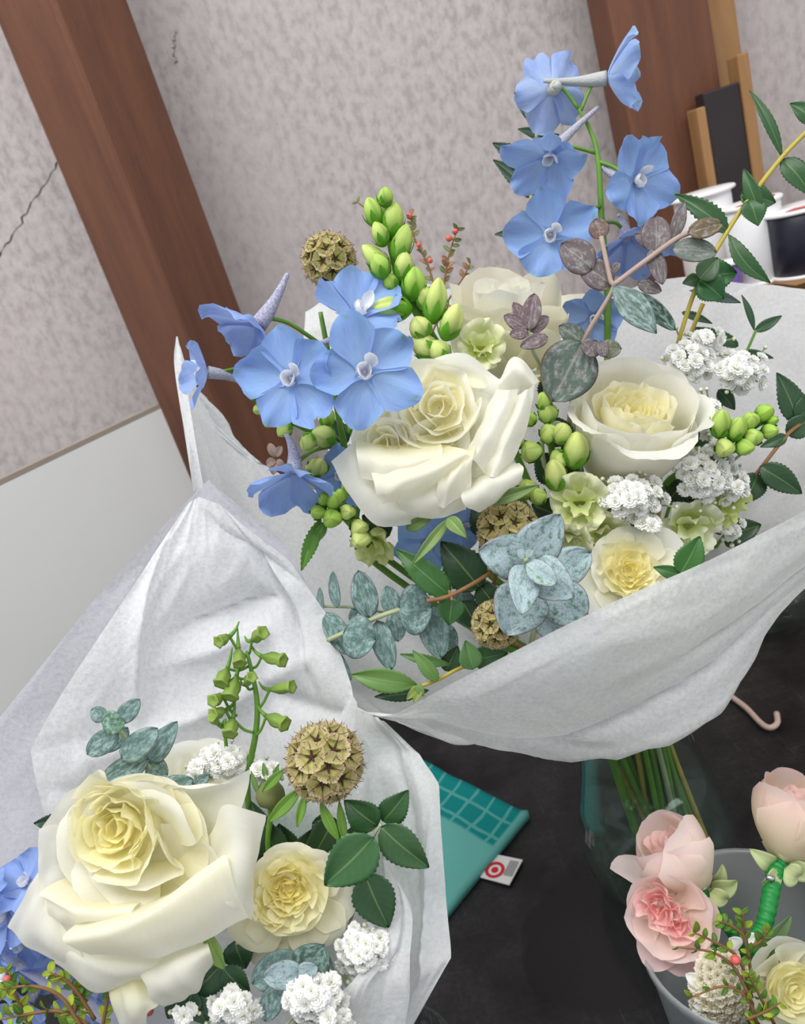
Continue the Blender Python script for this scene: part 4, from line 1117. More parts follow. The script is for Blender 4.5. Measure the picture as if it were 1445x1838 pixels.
O, R, S = rose_frame(905, 505, 0.575, (-0.06, -0.86, 0.46), 108, 1.62)
t = thing('rose', 'tall cream rose behind the double rose, under the blue delphinium', 'rose', O)
spiral_core(t, O, R, S, 16, 0.05, 0.6, 1.6, 1.62, 0.2, 17, 0.16, 0.5, 0.12, 14, WHITE, CREAM, CREAM, r01=0.3, z0=0.4, curl1=20)
for k, (ph, rt, zt, W, cu, ro) in enumerate(((30, .84, 1.66, .7, 30, .1), (100, .9, 1.7, .75, 30, .1), (170, .84, 1.62, .7, 40, .1), (240, .84, 1.5, .75, 60, .2), (300, .84, 1.42, .75, 60, .2),
                                             (265, .98, 1.18, .9, 70, .2), (215, .98, 1.35, .75, 60, .2), (325, .96, 1.15, .8, 60, .2), (280, .92, .85, .85, 40, .1))):
    add_petal(t, O, R, lin((244, 241, 222)), CREAM, 1.2, seed=90 + k, phi=math.radians(ph), r0=.2 * S, rtop=rt * S, ztop=zt * S, b=36, W=W * 1.1 * S, curl=cu, cup=1.0, cup1=.75, tipk=.2, tipn=2.4, roll=ro, ruf=.07, jag=.015, bw=.7, curl_at=.8, ns=17, nt=17)
tips(t, O, R, S, [(1046, 515, 1.15, .5, dict(b=-6, curl=25, tipn=1.6, r0=.3)), (1000, 560, .95, .55, dict(b=0, curl=25, r0=.3)), (985, 668, .45, .5, dict(b=10, curl=10, r0=.2))], 14, lin((244, 241, 222)))
sstem(t, O, R[:, 2], r=0.003, seed=3)

O, R, S = rose_frame(1132, 1022, 0.52, (-0.05, -0.25, 1), 96)
t = thing('rose', 'cream rose with bright yellow centre half hidden behind the paper edge', 'rose', O)
spiral_core(t, O, R, S, 24, 0.05, 0.6, 0.55, 0.6, 0.9, 21, 0.12, 0.42, 0.2, 12, CREAM, YEL, lin((246, 236, 160)), curl1=20, jag=0.05, flat=True)
tips(t, O, R, S, [(1062, 1015, .4, .5), (1080, 965, .4, .55), (1150, 945, .42, .6), (1225, 965, .35, .55), (1245, 1030, .3, .5), (1050, 1095, .3, .6), (1110, 1110, .3, .55), (1200, 1090, .3, .55)], 23, WHITE, YEL)
sstem(t, O, R[:, 2], r=0.003, seed=4)

# ------------------------------------------------------------------ roses of the smaller bouquet
O, R, S = rose_frame(240, 1545, 0.43, (-0.12, -0.10, 1), 205)
t = thing('rose', 'very large open cream rose in the smaller front bouquet', 'rose', O)
spiral_core(t, O, R, S, 20, 0.04, 0.44, 0.54, 0.60, 0.95, 31, 0.12, 0.44, 0.14, 12, lin((248, 246, 226)), YEL, lin((248, 242, 184)), offset=(-0.22, 0.24), curl1=40, jag=0.02, flat=True)
tips(t, O, R, S, [(104, 1482, .54, .5, dict(curl=60)), (125, 1575, .50, .46, dict(curl=40)), (178, 1606, .50, .46, dict(curl=40)), (240, 1592, .50, .40, dict(curl=40, b=-2, roll=.2)), (288, 1432, .54, .44, dict(curl=60)), (190, 1418, .50, .5, dict(curl=45)), (284, 1510, .52, .34, dict(curl=30, roll=.4))], 33, WHITE, YEL)
LB_ = lin((244, 241, 204))
underlay(t, O, R, S, 8, .66, .24, .46, 820, CREAM, YEL, (-0.1, 0.0))
for k, (g, b_) in enumerate((
    ([[(150, 1560, .456), (200, 1540, .458), (260, 1530, .460)], [(95, 1500, .446), (170, 1440, .449), (270, 1440, .454)], [(72, 1490, .441), (138, 1414, .443), (264, 1402, .448)]], CREAM),
    ([[(220, 1530, .462), (300, 1550, .464), (385, 1560, .462)], [(228, 1440, .454), (340, 1440, .459), (420, 1490, .453)], [(238, 1408, .449), (350, 1410, .452), (444, 1420, .447)], [(254, 1400, .448), (356, 1413, .447), (449, 1382, .442)]], LB_),
    ([[(230, 1590, .458), (260, 1600, .458), (310, 1615, .456)], [(285, 1510, .450), (330, 1550, .453), (360, 1585, .450)], [(288, 1478, .441), (350, 1498, .446), (392, 1542, .441)]], YEL),
    ([[(300, 1560, .456), (320, 1585, .456), (330, 1610, .456)], [(375, 1500, .449), (375, 1560, .447), (350, 1615, .445)], [(400, 1446, .433), (414, 1536, .429), (388, 1610, .427)], [(440, 1452, .434), (446, 1555, .429), (425, 1636, .429)], [(478, 1464, .443), (458, 1555, .441), (453, 1652, .440)]], YEL),
    ([[(180, 1705, .446), (260, 1715, .446), (335, 1700, .446)], [(190, 1730, .450), (260, 1735, .450), (325, 1715, .450)], [(200, 1760, .455), (260, 1760, .455), (312, 1740, .455)]], LB_),
    ([[(160, 1490, .452), (150, 1540, .452), (150, 1600, .450)], [(100, 1480, .444), (95, 1550, .442), (108, 1620, .440)], [(70, 1488, .440), (68, 1555, .437), (78, 1640, .437)]], CREAM),
    ([[(110, 1600, .452), (180, 1605, .454), (260, 1615, .454)], [(95, 1640, .442), (160, 1655, .441), (250, 1665, .442)], [(100, 1675, .438), (150, 1695, .438), (240, 1705, .440)]], YEL),
    ([[(74, 1555, .442), (82, 1600, .438), (104, 1650, .436), (135, 1690, .436)], [(48, 1600, .441), (60, 1642, .437), (98, 1692, .435), (155, 1735, .436)], [(14, 1662, .447), (38, 1692, .446), (100, 1728, .445), (163, 1776, .445)]], CREAM),
    ([[(80, 1650, .440), (150, 1700, .438), (230, 1715, .440), (305, 1710, .442)], [(90, 1692, .437), (150, 1737, .435), (222, 1747, .436), (284, 1735, .440)], [(98, 1730, .446), (163, 1778, .444), (228, 1768, .444), (266, 1752, .447)]], CREAM),
    ([[(195, 1762, .450), (225, 1755, .448), (264, 1758, .446)], [(203, 1800, .444), (234, 1790, .438), (285, 1800, .440)], [(212, 1834, .446), (240, 1830, .438), (264, 1818, .440)], [(224, 1855, .450), (246, 1855, .446), (264, 1846, .446)]], lin((240, 236, 176))),
    ([[(248, 1742, .449), (300, 1703, .447), (370, 1686, .447)], [(260, 1765, .434), (310, 1735, .429), (376, 1702, .433)], [(268, 1792, .434), (325, 1767, .429), (382, 1722, .435)], [(297, 1810, .444), (345, 1784, .442), (384, 1732, .444)]], CREAM),
    ([[(150, 1560, .454), (200, 1600, .456), (262, 1612, .456)], [(74, 1600, .432), (150, 1628, .427), (245, 1628, .429)], [(82, 1622, .431), (140, 1646, .426), (225, 1646, .428)], [(86, 1644, .435), (132, 1662, .431), (200, 1656, .433)]], YEL),
    ([[(200, 1610, .454), (270, 1612, .454), (330, 1592, .454), (385, 1562, .454)], [(118, 1676, .424), (215, 1655, .419), (300, 1612, .419), (404, 1533, .426)], [(132, 1696, .424), (215, 1692, .417), (312, 1664, .419), (424, 1600, .426)], [(165, 1710, .432), (242, 1722, .428), (332, 1704, .428), (445, 1644, .434)]], YEL))):
    gpetal(t, g, WHITE, b_, 2.2, seed=330 + k, wob=0.0014)
sstem(t, O, R[:, 2], False, r=0.0032, seed=5)
leaf(t, 368, 1672, 402, 1745, .44, 30, 'lance', 'sepal', (128, 158, 84), name='sepal', bend=0.2, fold=0.4)
leaf(t, 160, 1470, 120, 1438, .46, 26, 'lance', 'leaf', (56, 86, 50), name='sepal')

O, R, S = rose_frame(515, 1612, 0.45, (-0.02, 0.0, 1), 108)
t = thing('rose', 'ruffled pale yellow garden rose below the brown seed pod', 'rose', O)
spiral_core(t, O, R, S, 16, 0.05, 0.4, 0.5, 0.58, 1.0, 41, 0.14, 0.36, 0.25, 12, lin((246, 240, 190)), YEL, lin((248, 236, 150)), offset=(0.0, 0.12), jag=0.05, flat=True)
spiral_core(t, O, R, S, 12, 0.05, 0.32, 0.5, 0.56, 1.0, 43, 0.12, 0.3, 0.25, 12, lin((246, 240, 190)), YEL, lin((248, 236, 150)), offset=(-0.25, -0.25), jag=0.05, flat=True)
spiral_core(t, O, R, S, 12, 0.4, 0.72, 0.5, 0.48, 0.3, 45, 0.42, 0.5, 0.12, 12, lin((246, 243, 212)), YEL, YEL, r00=.1, r01=.2, jag=0.03, flat=True)
tips(t, O, R, S, [(640, 1632, .30, .55, dict(curl=30)), (605, 1545, .42, .5), (540, 1515, .36, .6), (465, 1545, .36, .55), (418, 1690, .16, .6, dict(curl=20)), (515, 1712, .2, .75, dict(curl=35)), (600, 1698, .26, .6, dict(curl=40)), (445, 1735, .02, .5, dict(curl=20)), (430, 1620, .3, .5)], 47, lin((248, 245, 226)), lin((248, 243, 206)))
sstem(t, O, R[:, 2], False, r=0.003, seed=6)

O, R, S = rose_frame(345, 1385, 0.50, (0.1, -0.8, 0.5), 75, 1.0)
t = thing('rose', 'pale rose mostly hidden between eucalyptus and white filler flowers', 'rose', O)
spiral_core(t, O, R, S, 8, 0.1, 0.6, 0.95, 1.0, 0.2, 51, 0.2, 0.5, 0.1, 14, WHITE, CREAM, CREAM, r01=.3, z0=.2)
for k, ph in enumerate((0, 60, 120, 180, 240, 300)):
    add_petal(t, O, R, WHITE, CREAM, 1.2, seed=500 + k, phi=math.radians(ph), r0=.2 * S, rtop=(.95 + .15 * (k % 2)) * S, ztop=1.0 * S, b=22, W=.75 * S, curl=45, cup=1.0, cup1=.6, tipk=.25, tipn=2.4, bw=.45)
sstem(t, O, R[:, 2], False, r=0.003, seed=7)

# ------------------------------------------------------------------ corsage roses in the tub
TUBN = A(TBX, TBY, TZ + tr - 0.02)


def tub_stem(t, p, axis, tapelen, r=0.0045, seed=0, to=None):
    e = (to if to is not None else A(TBX, TBY, TZ + 0.012)) + A(random.Random(seed).uniform(-1, 1), random.Random(seed + 1).uniform(-1, 1), 0) * 0.02
    q = [p, p - unit(axis) * 0.02, p - unit(axis) * tapelen, e]
    V, F = tube(q, r * np.linspace(1, .7, 120) * (1 + .07 * np.sin(np.arange(120) * 1.3)), 10, 120)
    o = part(t, 'taped_stem', V, F, M['tape'], label='stem bound in green floral tape')


def sideroses(t, O, R, S, outer, seed, tip, base, core_tip, core_warm, z=1.5, core=10):
    spiral_core(t, O, R, S, core, 0.05, 0.36, z * 0.98, z, 0.4, seed, 0.16, 0.42, 0.1, 12, core_tip, base, core_warm, r01=.3, z0=z * .25, curl1=25)
    for k, (ph, rt, zt, W, cu, b) in enumerate(outer):
        add_petal(t, O, R, tip, base, 0.75, seed=seed * 10 + k, phi=math.radians(ph), r0=.12 * S, rtop=rt * S, ztop=zt * S, b=b + 8, W=W * 1.05 * S, curl=cu, cup=1.2, cup1=1.0, tipk=.22, tipn=2.0, ruf=.04, jag=.012, bw=.65, curl_at=.85, ns=15, nt=15)


BASEC = lin((246, 241, 220)); PEDGE = lin((251, 232, 231))
O, R, S = rose_frame(1195, 1510, 0.515, (-0.56, -0.80, 0.12), 82, 1.35)
t = thing('rosebud', 'blush pink rosebud lying over the tub rim with one loose petal', 'rosebud', O)
sideroses(t, O, R, S, ((20, .42, 1.76, .85, 25, 34), (90, .4, 1.8, .85, 20, 34), (170, .46, 1.7, .85, 40, 34), (230, .55, 1.62, .95, 40, 34), (310, .5, 1.8, 1.0, 45, 36), (265, .6, 1.6, 1.0, 50, 36)), 61, PEDGE, BASEC, PINK, PINK, 1.5)
tips(t, O, R, S, [(1092, 1542, 1.15, .42, dict(b=6, curl=50, roll=.2, r0=.15))], 62, PEDGE, BASEC)
for q in ((1280, 1600, 1330, 1588, .510, 36), (1278, 1606, 1312, 1620, .503, 32), (1284, 1594, 1302, 1556, .518, 26)):
    leaf(t, *q[:4], q[4], q[5], 'heart', 'sepal', (186, 198, 140), name='sepal', bend=0.6, fold=0.3)
tub_stem(t, O, R[:, 2], 0.05, seed=1, to=A(TBX + 0.02, TBY + 0.02, TZ + 0.02))

O, R, S = rose_frame(1198, 1650, 0.488, (-0.40, -0.22, 0.9), 80, 0.9)
t = thing('rosebud', 'opened pink rosebud with deep pink folded heart at the tub rim', 'rosebud', O)
spiral_core(t, O, R, S, 9, 0.06, 0.44, 0.84, 0.92, 0.9, 65, 0.22, 0.5, 0.3, 12, lin((249, 222, 218)), DPINK, lin((247, 200, 198)), r01=.25, z0=.42, offset=(-0.22, 0.22), jag=0.03)
spiral_core(t, O, R, S, 8, 0.06, 0.40, 0.84, 0.9, 0.9, 66, 0.22, 0.46, 0.3, 12, lin((249, 222, 218)), DPINK, lin((247, 200, 198)), r01=.25, z0=.42, offset=(0.2, -0.08), jag=0.03)
for k, (ph, rt, zt, W, cu, b) in enumerate(((10, .98, .85, .8, 10, 30), (70, .9, .9, .75, 25, 28), (130, .92, .85, .75, 30, 28), (185, .88, .82, .7, 30, 28), (240, .85, .8, .7, 25, 28), (300, .95, .72, .8, 20, 30), (340, 1.12, .55, .8, 5, 28))):
    add_petal(t, O, R, lin((250, 230, 227)), lin((248, 236, 222)), 1.0, seed=670 + k, phi=math.radians(ph), r0=.15 * S, rtop=rt * S, ztop=zt * S, b=b, W=W * S, curl=cu, cup=1.0, cup1=.7, tipk=.25, tipn=2.2, ruf=.07, jag=.015, bw=.45, ns=15, nt=15)
tips(t, O, R, S, [(1165, 1742, .4, .5, dict(b=4, curl=20)), (1230, 1755, .3, .6, dict(b=8, curl=15)), (1140, 1615, .75, .4, dict(b=8, curl=30))], 68, lin((246, 212, 214)), BASEC)
tub_stem(t, O, R[:, 2], 0.04, seed=2)

O, R, S = rose_frame(1432, 1420, 0.52, (0.12, -0.97, 0.10), 80, 1.65)
t = thing('rosebud', 'plump white rosebud with pink tipped petals above green taped stem', 'rosebud', O)
sideroses(t, O, R, S, ((20, .58, 1.9, .9, 30, 36), (90, .55, 1.95, .9, 25, 36), (150, .6, 1.85, .9, 45, 36), (205, .66, 1.82, 1.0, 55, 36), (265, .62, 1.76, 1.05, 40, 38), (320, .64, 1.9, 1.0, 40, 36)), 71, lin((246, 222, 218)), lin((244, 240, 208)), PINK, PINK, 1.7)
for q in ((1395, 1560, 1352, 1530, .515, 34), (1400, 1566, 1372, 1592, .508, 30), (1412, 1564, 1440, 1580, .508, 44), (1420, 1560, 1470, 1570, .51, 36)):
    leaf(t, *q[:4], q[4], q[5], 'heart', 'sepal', (192, 204, 150), name='sepal', bend=0.6, fold=0.3)
q0 = P(1392, 1568, .515); q1 = P(1372, 1660, .50)
V, F = tube([O - R[:, 2] * 0.0, q0, q1, P(1350, 1720, .50), A(TBX, TBY + 0.01, TZ + 0.02)], 0.0058 * np.linspace(1, .75, 150) * (1 + .07 * np.sin(np.arange(150) * 1.1)), 10, 150)
part(t, 'taped_stem', V, F, M['tape'], label='stem bound in green floral tape')
V, F = tube([P(1376, 1574, .506), P(1390, 1578, .505)], [px(5, .5), px(5, .5)], 8); part(t, 'pin', V, F, M['pin'], label='small silver pin head')

O, R, S = rose_frame(1432, 1785, 0.475, (-0.05, -0.12, 1), 90)
t = thing('rose', 'round white spray rose with yellow swirl beside leafy sprig in tub', 'rose', O)
spiral_core(t, O, R, S, 18, 0.05, 0.62, 0.5, 0.58, 0.8, 75, 0.14, 0.5, 0.06, 16, lin((246, 244, 210)), YEL, YEL, r01=.3, jag=0.02, curl1=15, flat=True)
for k in range(7):
    add_petal(t, O, R, WHITE, CREAM, 1.3, seed=760 + k, phi=k * 0.9 + .2, r0=.2 * S, rtop=(.84 + .08 * (k % 3)) * S, ztop=(.5 - .05 * (k % 3)) * S, b=28, W=.72 * S, curl=35, cup=.9, cup1=.7, tipk=.25, tipn=2.4, ruf=.05, jag=.015, bw=.45, ns=15, nt=15)
tub_stem(t, O, R[:, 2], 0.03, seed=4)

# ------------------------------------------------------------------ delphiniums
t = thing('delphinium', 'blue delphinium with two wide open flowers over the left paper peak', 'delphinium', P(600, 820, .56))
V, F = tube([P(575, 560, .535), P(590, 640, .54), P(610, 760, .55), P(640, 900, .57)], [.0015, .002, .0022, .0025], 7, 20); part(t, 'stalk', V, F, M['stem'])
delph(t, 645, 565, .525, (0.25, -0.55, 0.7), 92, (560, 622, 0.0), .35, 20, 3, .1, ped=(590, 640, .54))
delph(t, 462, 585, .51, (-0.55, 0.75, 0.2), 95, (518, 488, .005), .45, 0, 4, .35, ped=(585, 625, .54), eye=False)
delph(t, 372, 668, .505, (-0.85, 0.0, 0.35), 68, (452, 694, .02), .5, 30, 5, .25, pale=.3, ped=(590, 650, .54))
delph(t, 522, 680, .485, (-0.12, 0.10, 1), 100, None, .16, 10, 1, .0, ped=(600, 700, .545))
delph(t, 655, 668, .48, (0.05, 0.05, 1), 108, None, .16, 20, 2, .0, ped=(605, 720, .545))
delph(t, 528, 850, .51, (-0.05, 0.9, 0.35), 88, (512, 772, .01), .55, 0, 6, .2, ped=(612, 800, .555), eye=False)
delph(t, 612, 850, .545, (-0.2, 0.4, 0.8), 62, None, .3, 0, 7, .1, ped=(625, 850, .56))
sstem(t, P(640, 900, .57), Dv(-.2, -1, .1), seed=11)

t = thing('delphinium', 'tall blue delphinium rising highest above the large bouquet', 'delphinium', P(1085, 600, .60))
V, F = tube([P(1036, 190, .58), P(1062, 240, .58), P(1074, 290, .58), P(1080, 390, .585), P(1090, 520, .59), P(1090, 640, .61)], [.0011, .0016, .0019, .0022, .0024, .0025], 8, 30); part(t, 'stalk', V, F, M['stem'])
delph(t, 992, 160, .582, (-0.15, -0.25, -0.85), 76, (1000, 140, -.03), .3, 10, 21, .1, .7, ped=(1038, 195, .58), eye=False, spur_len=.6)
delph(t, 1090, 140, .575, (0.85, -0.05, 0.30), 78, (976, 145, .0), .62, 25, 22, .0, .55, ped=(1042, 200, .58), eye=False)
delph(t, 988, 280, .57, (-0.35, 0.75, 0.5), 78, (1078, 188, .005), .40, 0, 23, .0, .2, ped=(1070, 275, .58))
delph(t, 1140, 325, .565, (0.45, 0.25, 0.8), 82, (1060, 285, .02), .30, 40, 24, .0, 0, ped=(1074, 290, .58))
delph(t, 988, 422, .565, (-0.15, 0.35, 0.9), 84, None, .16, 15, 25, .0, 0, ped=(1078, 370, .583))
delph(t, 1125, 430, .60, (0.1, 0.85, 0.35), 78, (1110, 385, .0), .5, 0, 26, .4, 0, ped=(1082, 400, .587), eye=False)
delph(t, 1065, 570, .605, (-0.1, 0.5, 0.8), 62, None, .3, 0, 27, .1, 0, ped=(1090, 540, .60))
sstem(t, P(1090, 640, .61), Dv(-.1, -1, .1), seed=12)

t = thing('delphinium', 'blue delphinium flower tucked below the double centred rose', 'delphinium', P(765, 975, .57))
delph(t, 768, 972, .552, (0.0, 0.5, 0.8), 74, None, .15, 36, 31, .0, 0)
delph(t, 828, 945, .565, (0.2, 0.3, 0.9), 50, None, .2, 0, 32, .1, 0)
sstem(t, P(765, 975, .575), Dv(0, -.6, .6), seed=13)

t = thing('delphinium', 'blue delphinium beside yellow green sprigs under the largest rose', 'delphinium', P(60, 1700, .50))
for i, (x, y, f, r_) in enumerate(((48, 1585, (-.3, -.5, .7), 62), (12, 1640, (-.5, .1, .8), 66), (40, 1690, (-.2, .4, .8), 62), (105, 1735, (.1, .5, .8), 66), (150, 1790, (0, .5, .8), 66), (50, 1800, (-.3, .4, .8), 66), (-15, 1590, (-.4, -.3, .8), 55), (215, 1800, (.1, .4, .8), 55), (10, 1745, (-.3, .2, .9), 55))):
    delph(t, x, y, .475 + .006 * (i % 3) + (.02 if i in (3, 4, 7) else 0), f, r_, None, .3, 25 * i, 40 + i, .25 + .1 * (i % 2), .05, ped=(70, 1720, .505))
sstem(t, P(70, 1720, .505), Dv(-.4, -.6, .6), False, seed=14)

# ------------------------------------------------------------------ snapdragons
t = thing('snapdragon', 'tall green snapdragon spike of closed buds beside the seed pod', 'snapdragon', P(800, 650, .55))
V, F = tube([P(690, 352, .54), P(700, 430, .54), P(722, 510, .54), P(760, 580, .545), P(805, 655, .555)], [.0015, .0026, .0032, .0034, .0034], 9, 24); part(t, 'stalk', V, F, M['stem'])
for i, b in enumerate(((690, 372, 692, 335, 32, .25), (678, 408, 660, 354, 38, .3), (700, 428, 709, 362, 44, .45), (690, 442, 672, 398, 34, .5), (712, 470, 730, 402, 40, .4), (698, 490, 650, 440, 38, .6), (690, 500, 672, 455, 40, .25), (722, 505, 726, 450, 40, .7),
                       (712, 520, 690, 492, 34, .2), (738, 555, 668, 552, 50, .65), (740, 540, 745, 478, 46, .2), (768, 560, 758, 512, 40, .6), (776, 580, 788, 498, 44, .65), (762, 610, 745, 568, 48, .8), (785, 640, 738, 605, 50, .9), (798, 610, 822, 545, 46, .85), (800, 650, 775, 612, 46, .7))):
    sbud(t, b[0], b[1], b[2], b[3], .535 + .003 * (i % 3 - 1), b[4], b[5], dz=.006, seed=i)
Ob = P(862, 625, .545); openbloom(t, Ob, frame(Dv(.1, -.2, .9)), px(48, .545), 3)
sstem(t, P(805, 655, .555), Dv(-.4, -.9, .1), r=.0032, seed=21)

t = thing('snapdragon', 'budding snapdragon spike poking out below the left blue delphinium', 'snapdragon', P(640, 800, .56))
V, F = tube([P(440, 705, .545), P(500, 745, .548), P(570, 780, .553), P(660, 830, .57)], [.0012, .002, .0025, .003], 8, 18); part(t, 'stalk', V, F, M['stem'])
for i, b in enumerate(((465, 715, 440, 702, 20, .3), (478, 730, 455, 738, 24, .4), (500, 745, 475, 765, 26, .5), (490, 735, 500, 712, 22, .3), (520, 760, 500, 782, 30, .5), (540, 765, 525, 735, 30, .4), (560, 780, 545, 808, 34, .6), (600, 790, 560, 775, 48, .75), (585, 770, 590, 730, 30, .2), (560, 850, 580, 825, 40, .8), (590, 840, 548, 838, 30, .7), (630, 780, 640, 745, 30, .3))):
    sbud(t, *b[:4], .54 + .004 * (i % 3 - 1), b[4], b[5], dz=.008, seed=30 + i)
sstem(t, P(660, 830, .57), Dv(-.6, -.6, .2), seed=22)

t = thing('snapdragon', 'tight bunch of green snapdragon buds left of the double rose base', 'snapdragon', P(640, 960, .56))
V, F = tube([P(595, 905, .525), P(620, 930, .54), P(660, 970, .56)], [.002, .0025, .003], 8, 12); part(t, 'stalk', V, F, M['stem'])
for i, b in enumerate(((585, 905, 578, 888, 26, .15), (600, 910, 598, 886, 34, .2), (580, 920, 562, 918, 30, .2), (600, 930, 592, 930, 40, .15), (620, 920, 628, 918, 32, .6), (612, 900, 612, 880, 26, .2), (640, 950, 650, 945, 36, .7), (630, 880, 620, 870, 30, .1), (655, 960, 640, 975, 40, .75))):
    sbud(t, *b[:4], .525, b[4], b[5], dz=.016, seed=50 + i, calyx=i % 2 == 0)
for q in ((575, 930, 540, 1025, 26), (585, 935, 565, 975, 20), (570, 955, 556, 1000, 16)): leaf(t, *q[:4], .53, q[4], 'lance', 'sepal', (92, 142, 52), serr=.12)
openbloom(t, P(672, 975, .56), frame(Dv(-.2, .5, .8)), px(46, .56), 5, lin((232, 236, 176)))
sstem(t, P(660, 970, .56), Dv(-.4, -.4, .6), seed=23)

t = thing('snapdragon', 'yellow green snapdragon spike between the double rose and cup rose', 'snapdragon', P(1010, 900, .56))
V, F = tube([P(975, 720, .53), P(985, 780, .54), P(1000, 850, .55), P(1020, 920, .56)], [.0015, .002, .0028, .003], 8, 16); part(t, 'stalk', V, F, M['stem'])
for i, b in enumerate(((978, 735, 975, 705, 32, .4), (985, 755, 980, 725, 40, .45), (955, 760, 945, 742, 28, .2), (985, 790, 986, 765, 40, .55), (1005, 795, 1012, 760, 38, .7), (960, 815, 945, 805, 44, .5), (1030, 840, 1036, 775, 52, .7), (1005, 815, 1000, 835, 40, .6), (1000, 880, 992, 825, 44, .8), (950, 890, 945, 865, 40, .5), (970, 900, 960, 880, 34, .4), (930, 800, 928, 785, 26, .2))):
    sbud(t, *b[:4], .535 + .004 * (i % 2), b[4], b[5], dz=.012, seed=70 + i)
openbloom(t, P(1040, 905, .535), frame(Dv(-.25, -.1, 1)), px(58, .535), 7, lin((240, 242, 206)))
openbloom(t, P(1075, 960, .545), frame(Dv(.1, .3, .9)), px(56, .545), 8, lin((242, 242, 218)))
openbloom(t, P(1020, 965, .54), frame(Dv(-.2, .5, .8)), px(50, .54), 9, lin((242, 242, 214)))
sstem(t, P(1020, 920, .56), Dv(-.2, -.6, .5), seed=24)

t = thing('snapdragon', 'short snapdragon tip with bright green buds at the right of the cup rose', 'snapdragon', P(1300, 800, .56))
V, F = tube([P(1385, 750, .53), P(1350, 768, .535), P(1310, 790, .545), P(1270, 830, .565)], [.0012, .002, .0024, .003], 8, 14); part(t, 'stalk', V, F, M['stem'])
for i, b in enumerate(((1290, 785, 1297, 735, 38, .35), (1315, 790, 1330, 750, 38, .3), (1345, 765, 1350, 745, 34, .3), (1360, 750, 1385, 732, 34, .1), (1370, 775, 1394, 772, 30, .2), (1345, 790, 1358, 780, 38, .35), (1300, 800, 1302, 808, 38, .6), (1325, 800, 1350, 805, 34, .2), (1375, 760, 1395, 752, 22, .05))):
    sbud(t, *b[:4], .53, b[4], b[5], dz=.014, seed=90 + i, calyx=True)
openbloom(t, P(1300, 905, .555), frame(Dv(.3, .3, .8)), px(45, .555), 11, lin((226, 234, 160)))
openbloom(t, P(1235, 945, .56), frame(Dv(0, .2, 1)), px(60, .56), 12, lin((244, 246, 224)))
sstem(t, P(1270, 830, .565), Dv(.5, -.4, .5), seed=25)

# larkspur bud spike in the smaller bouquet
t = thing('larkspur', 'green larkspur spike with small closed spurred buds in smaller bouquet', 'larkspur', P(446, 1395, .49))
V, F = tube([P(442, 1168, .475), P(448, 1189, .475), P(461, 1255, .477), P(459, 1317, .48), P(444, 1400, .49), P(450, 1480, .50)], [.0008, .0012, .0016, .0018, .002, .002], 8, 30); part(t, 'stalk', V, F, M['stem'])
V, F = tube([P(404, 1290, .485), P(406, 1340, .487), P(420, 1420, .495)], [.0008, .0012, .0014], 7, 12); part(t, 'stalk', V, F, M['stem'])
LK = lin((150, 176, 88)); LK2 = lin((112, 146, 66))
for i, (bx, by, tx, ty, wd, jx, jy) in enumerate(((412, 1142, 392, 1152, 22, 442, 1180), (428, 1165, 430, 1192, 24, 444, 1178), (452, 1150, 472, 1135, 24, 446, 1175), (470, 1178, 508, 1186, 24, 452, 1200), (408, 1200, 396, 1228, 26, 448, 1195), (424, 1215, 412, 1252, 30, 450, 1210),
                                                  (484, 1238, 524, 1232, 22, 460, 1275), (478, 1285, 512, 1300, 26, 460, 1320), (400, 1250, 382, 1258, 24, 425, 1285), (405, 1275, 382, 1282, 22, 425, 1300), (418, 1290, 412, 1318, 26, 455, 1315), (392, 1300, 380, 1288, 16, 404, 1300), (440, 1228, 452, 1215, 20, 455, 1235))):
    b_ = P(bx, by, .473); e_ = P(tx, ty, .465)
    V, F, s, te = ovoid(b_, e_, px(wd, .47) / 2, [(0, .25), (.15, .45), (.4, .85), (.62, .92), (.8, .8), (.93, 1.0), (1.03, 1.05), (.98, .7), (.9, .05)], 15, 5, .14)
    o = part(t, 'bud', V, F, M['bud'], mixrgb(LK2, LK, te), np.stack([s, te, s * 0 + i], 1))
    back = unit(b_ - e_)
    V, F = tube([b_ + back * .0005, b_ + back * px(16, .47) + Dv(0, -1, 0) * px(6, .47), b_ + back * px(26, .47) + Dv(0, -1, 0) * px(18, .47)], [px(4.5, .47), px(3, .47), px(1.2, .47)], 6, 8); part(o, 'spur', V, F, M['stem'])
    V, F = tube([b_, (b_ + P(jx, jy, .478)) / 2 + Dv(0, 1, 0) * .002, P(jx, jy, .478)], [px(2.6, .47)] * 2, 6, 8); part(o, 'pedicel', V, F, M['stem'])
sstem(t, P(450, 1480, .50), Dv(0, -1, .2), False, seed=26)

# ------------------------------------------------------------------ scabiosa pods
pod('round papery brown seed pod standing behind the blue delphinium', 590, 466, .57, 57, (-0.25, -0.15, .85), True, seed=31)
pod('papery seed pod partly covered by waxy eucalyptus under double rose', 912, 952, .52, 66, (-0.1, -0.3, .9), True, seed=32)
pod('small papery seed pod resting at the edge of the paper', 890, 1120, .50, 52, (-0.1, 0.15, .95), True, seed=33)
pod('large papery brown seed pod with green bracts in smaller bouquet', 583, 1367, .455, 82, (-0.02, -0.15, 1), False, seed=34,
    sepals=((540, 1415, 480, 1478, .462, 24), (508, 1382, 470, 1422, .466, 18), (548, 1424, 533, 1486, .46, 16), (574, 1440, 609, 1512, .452, 20), (608, 1440, 621, 1520, .452, 16)))

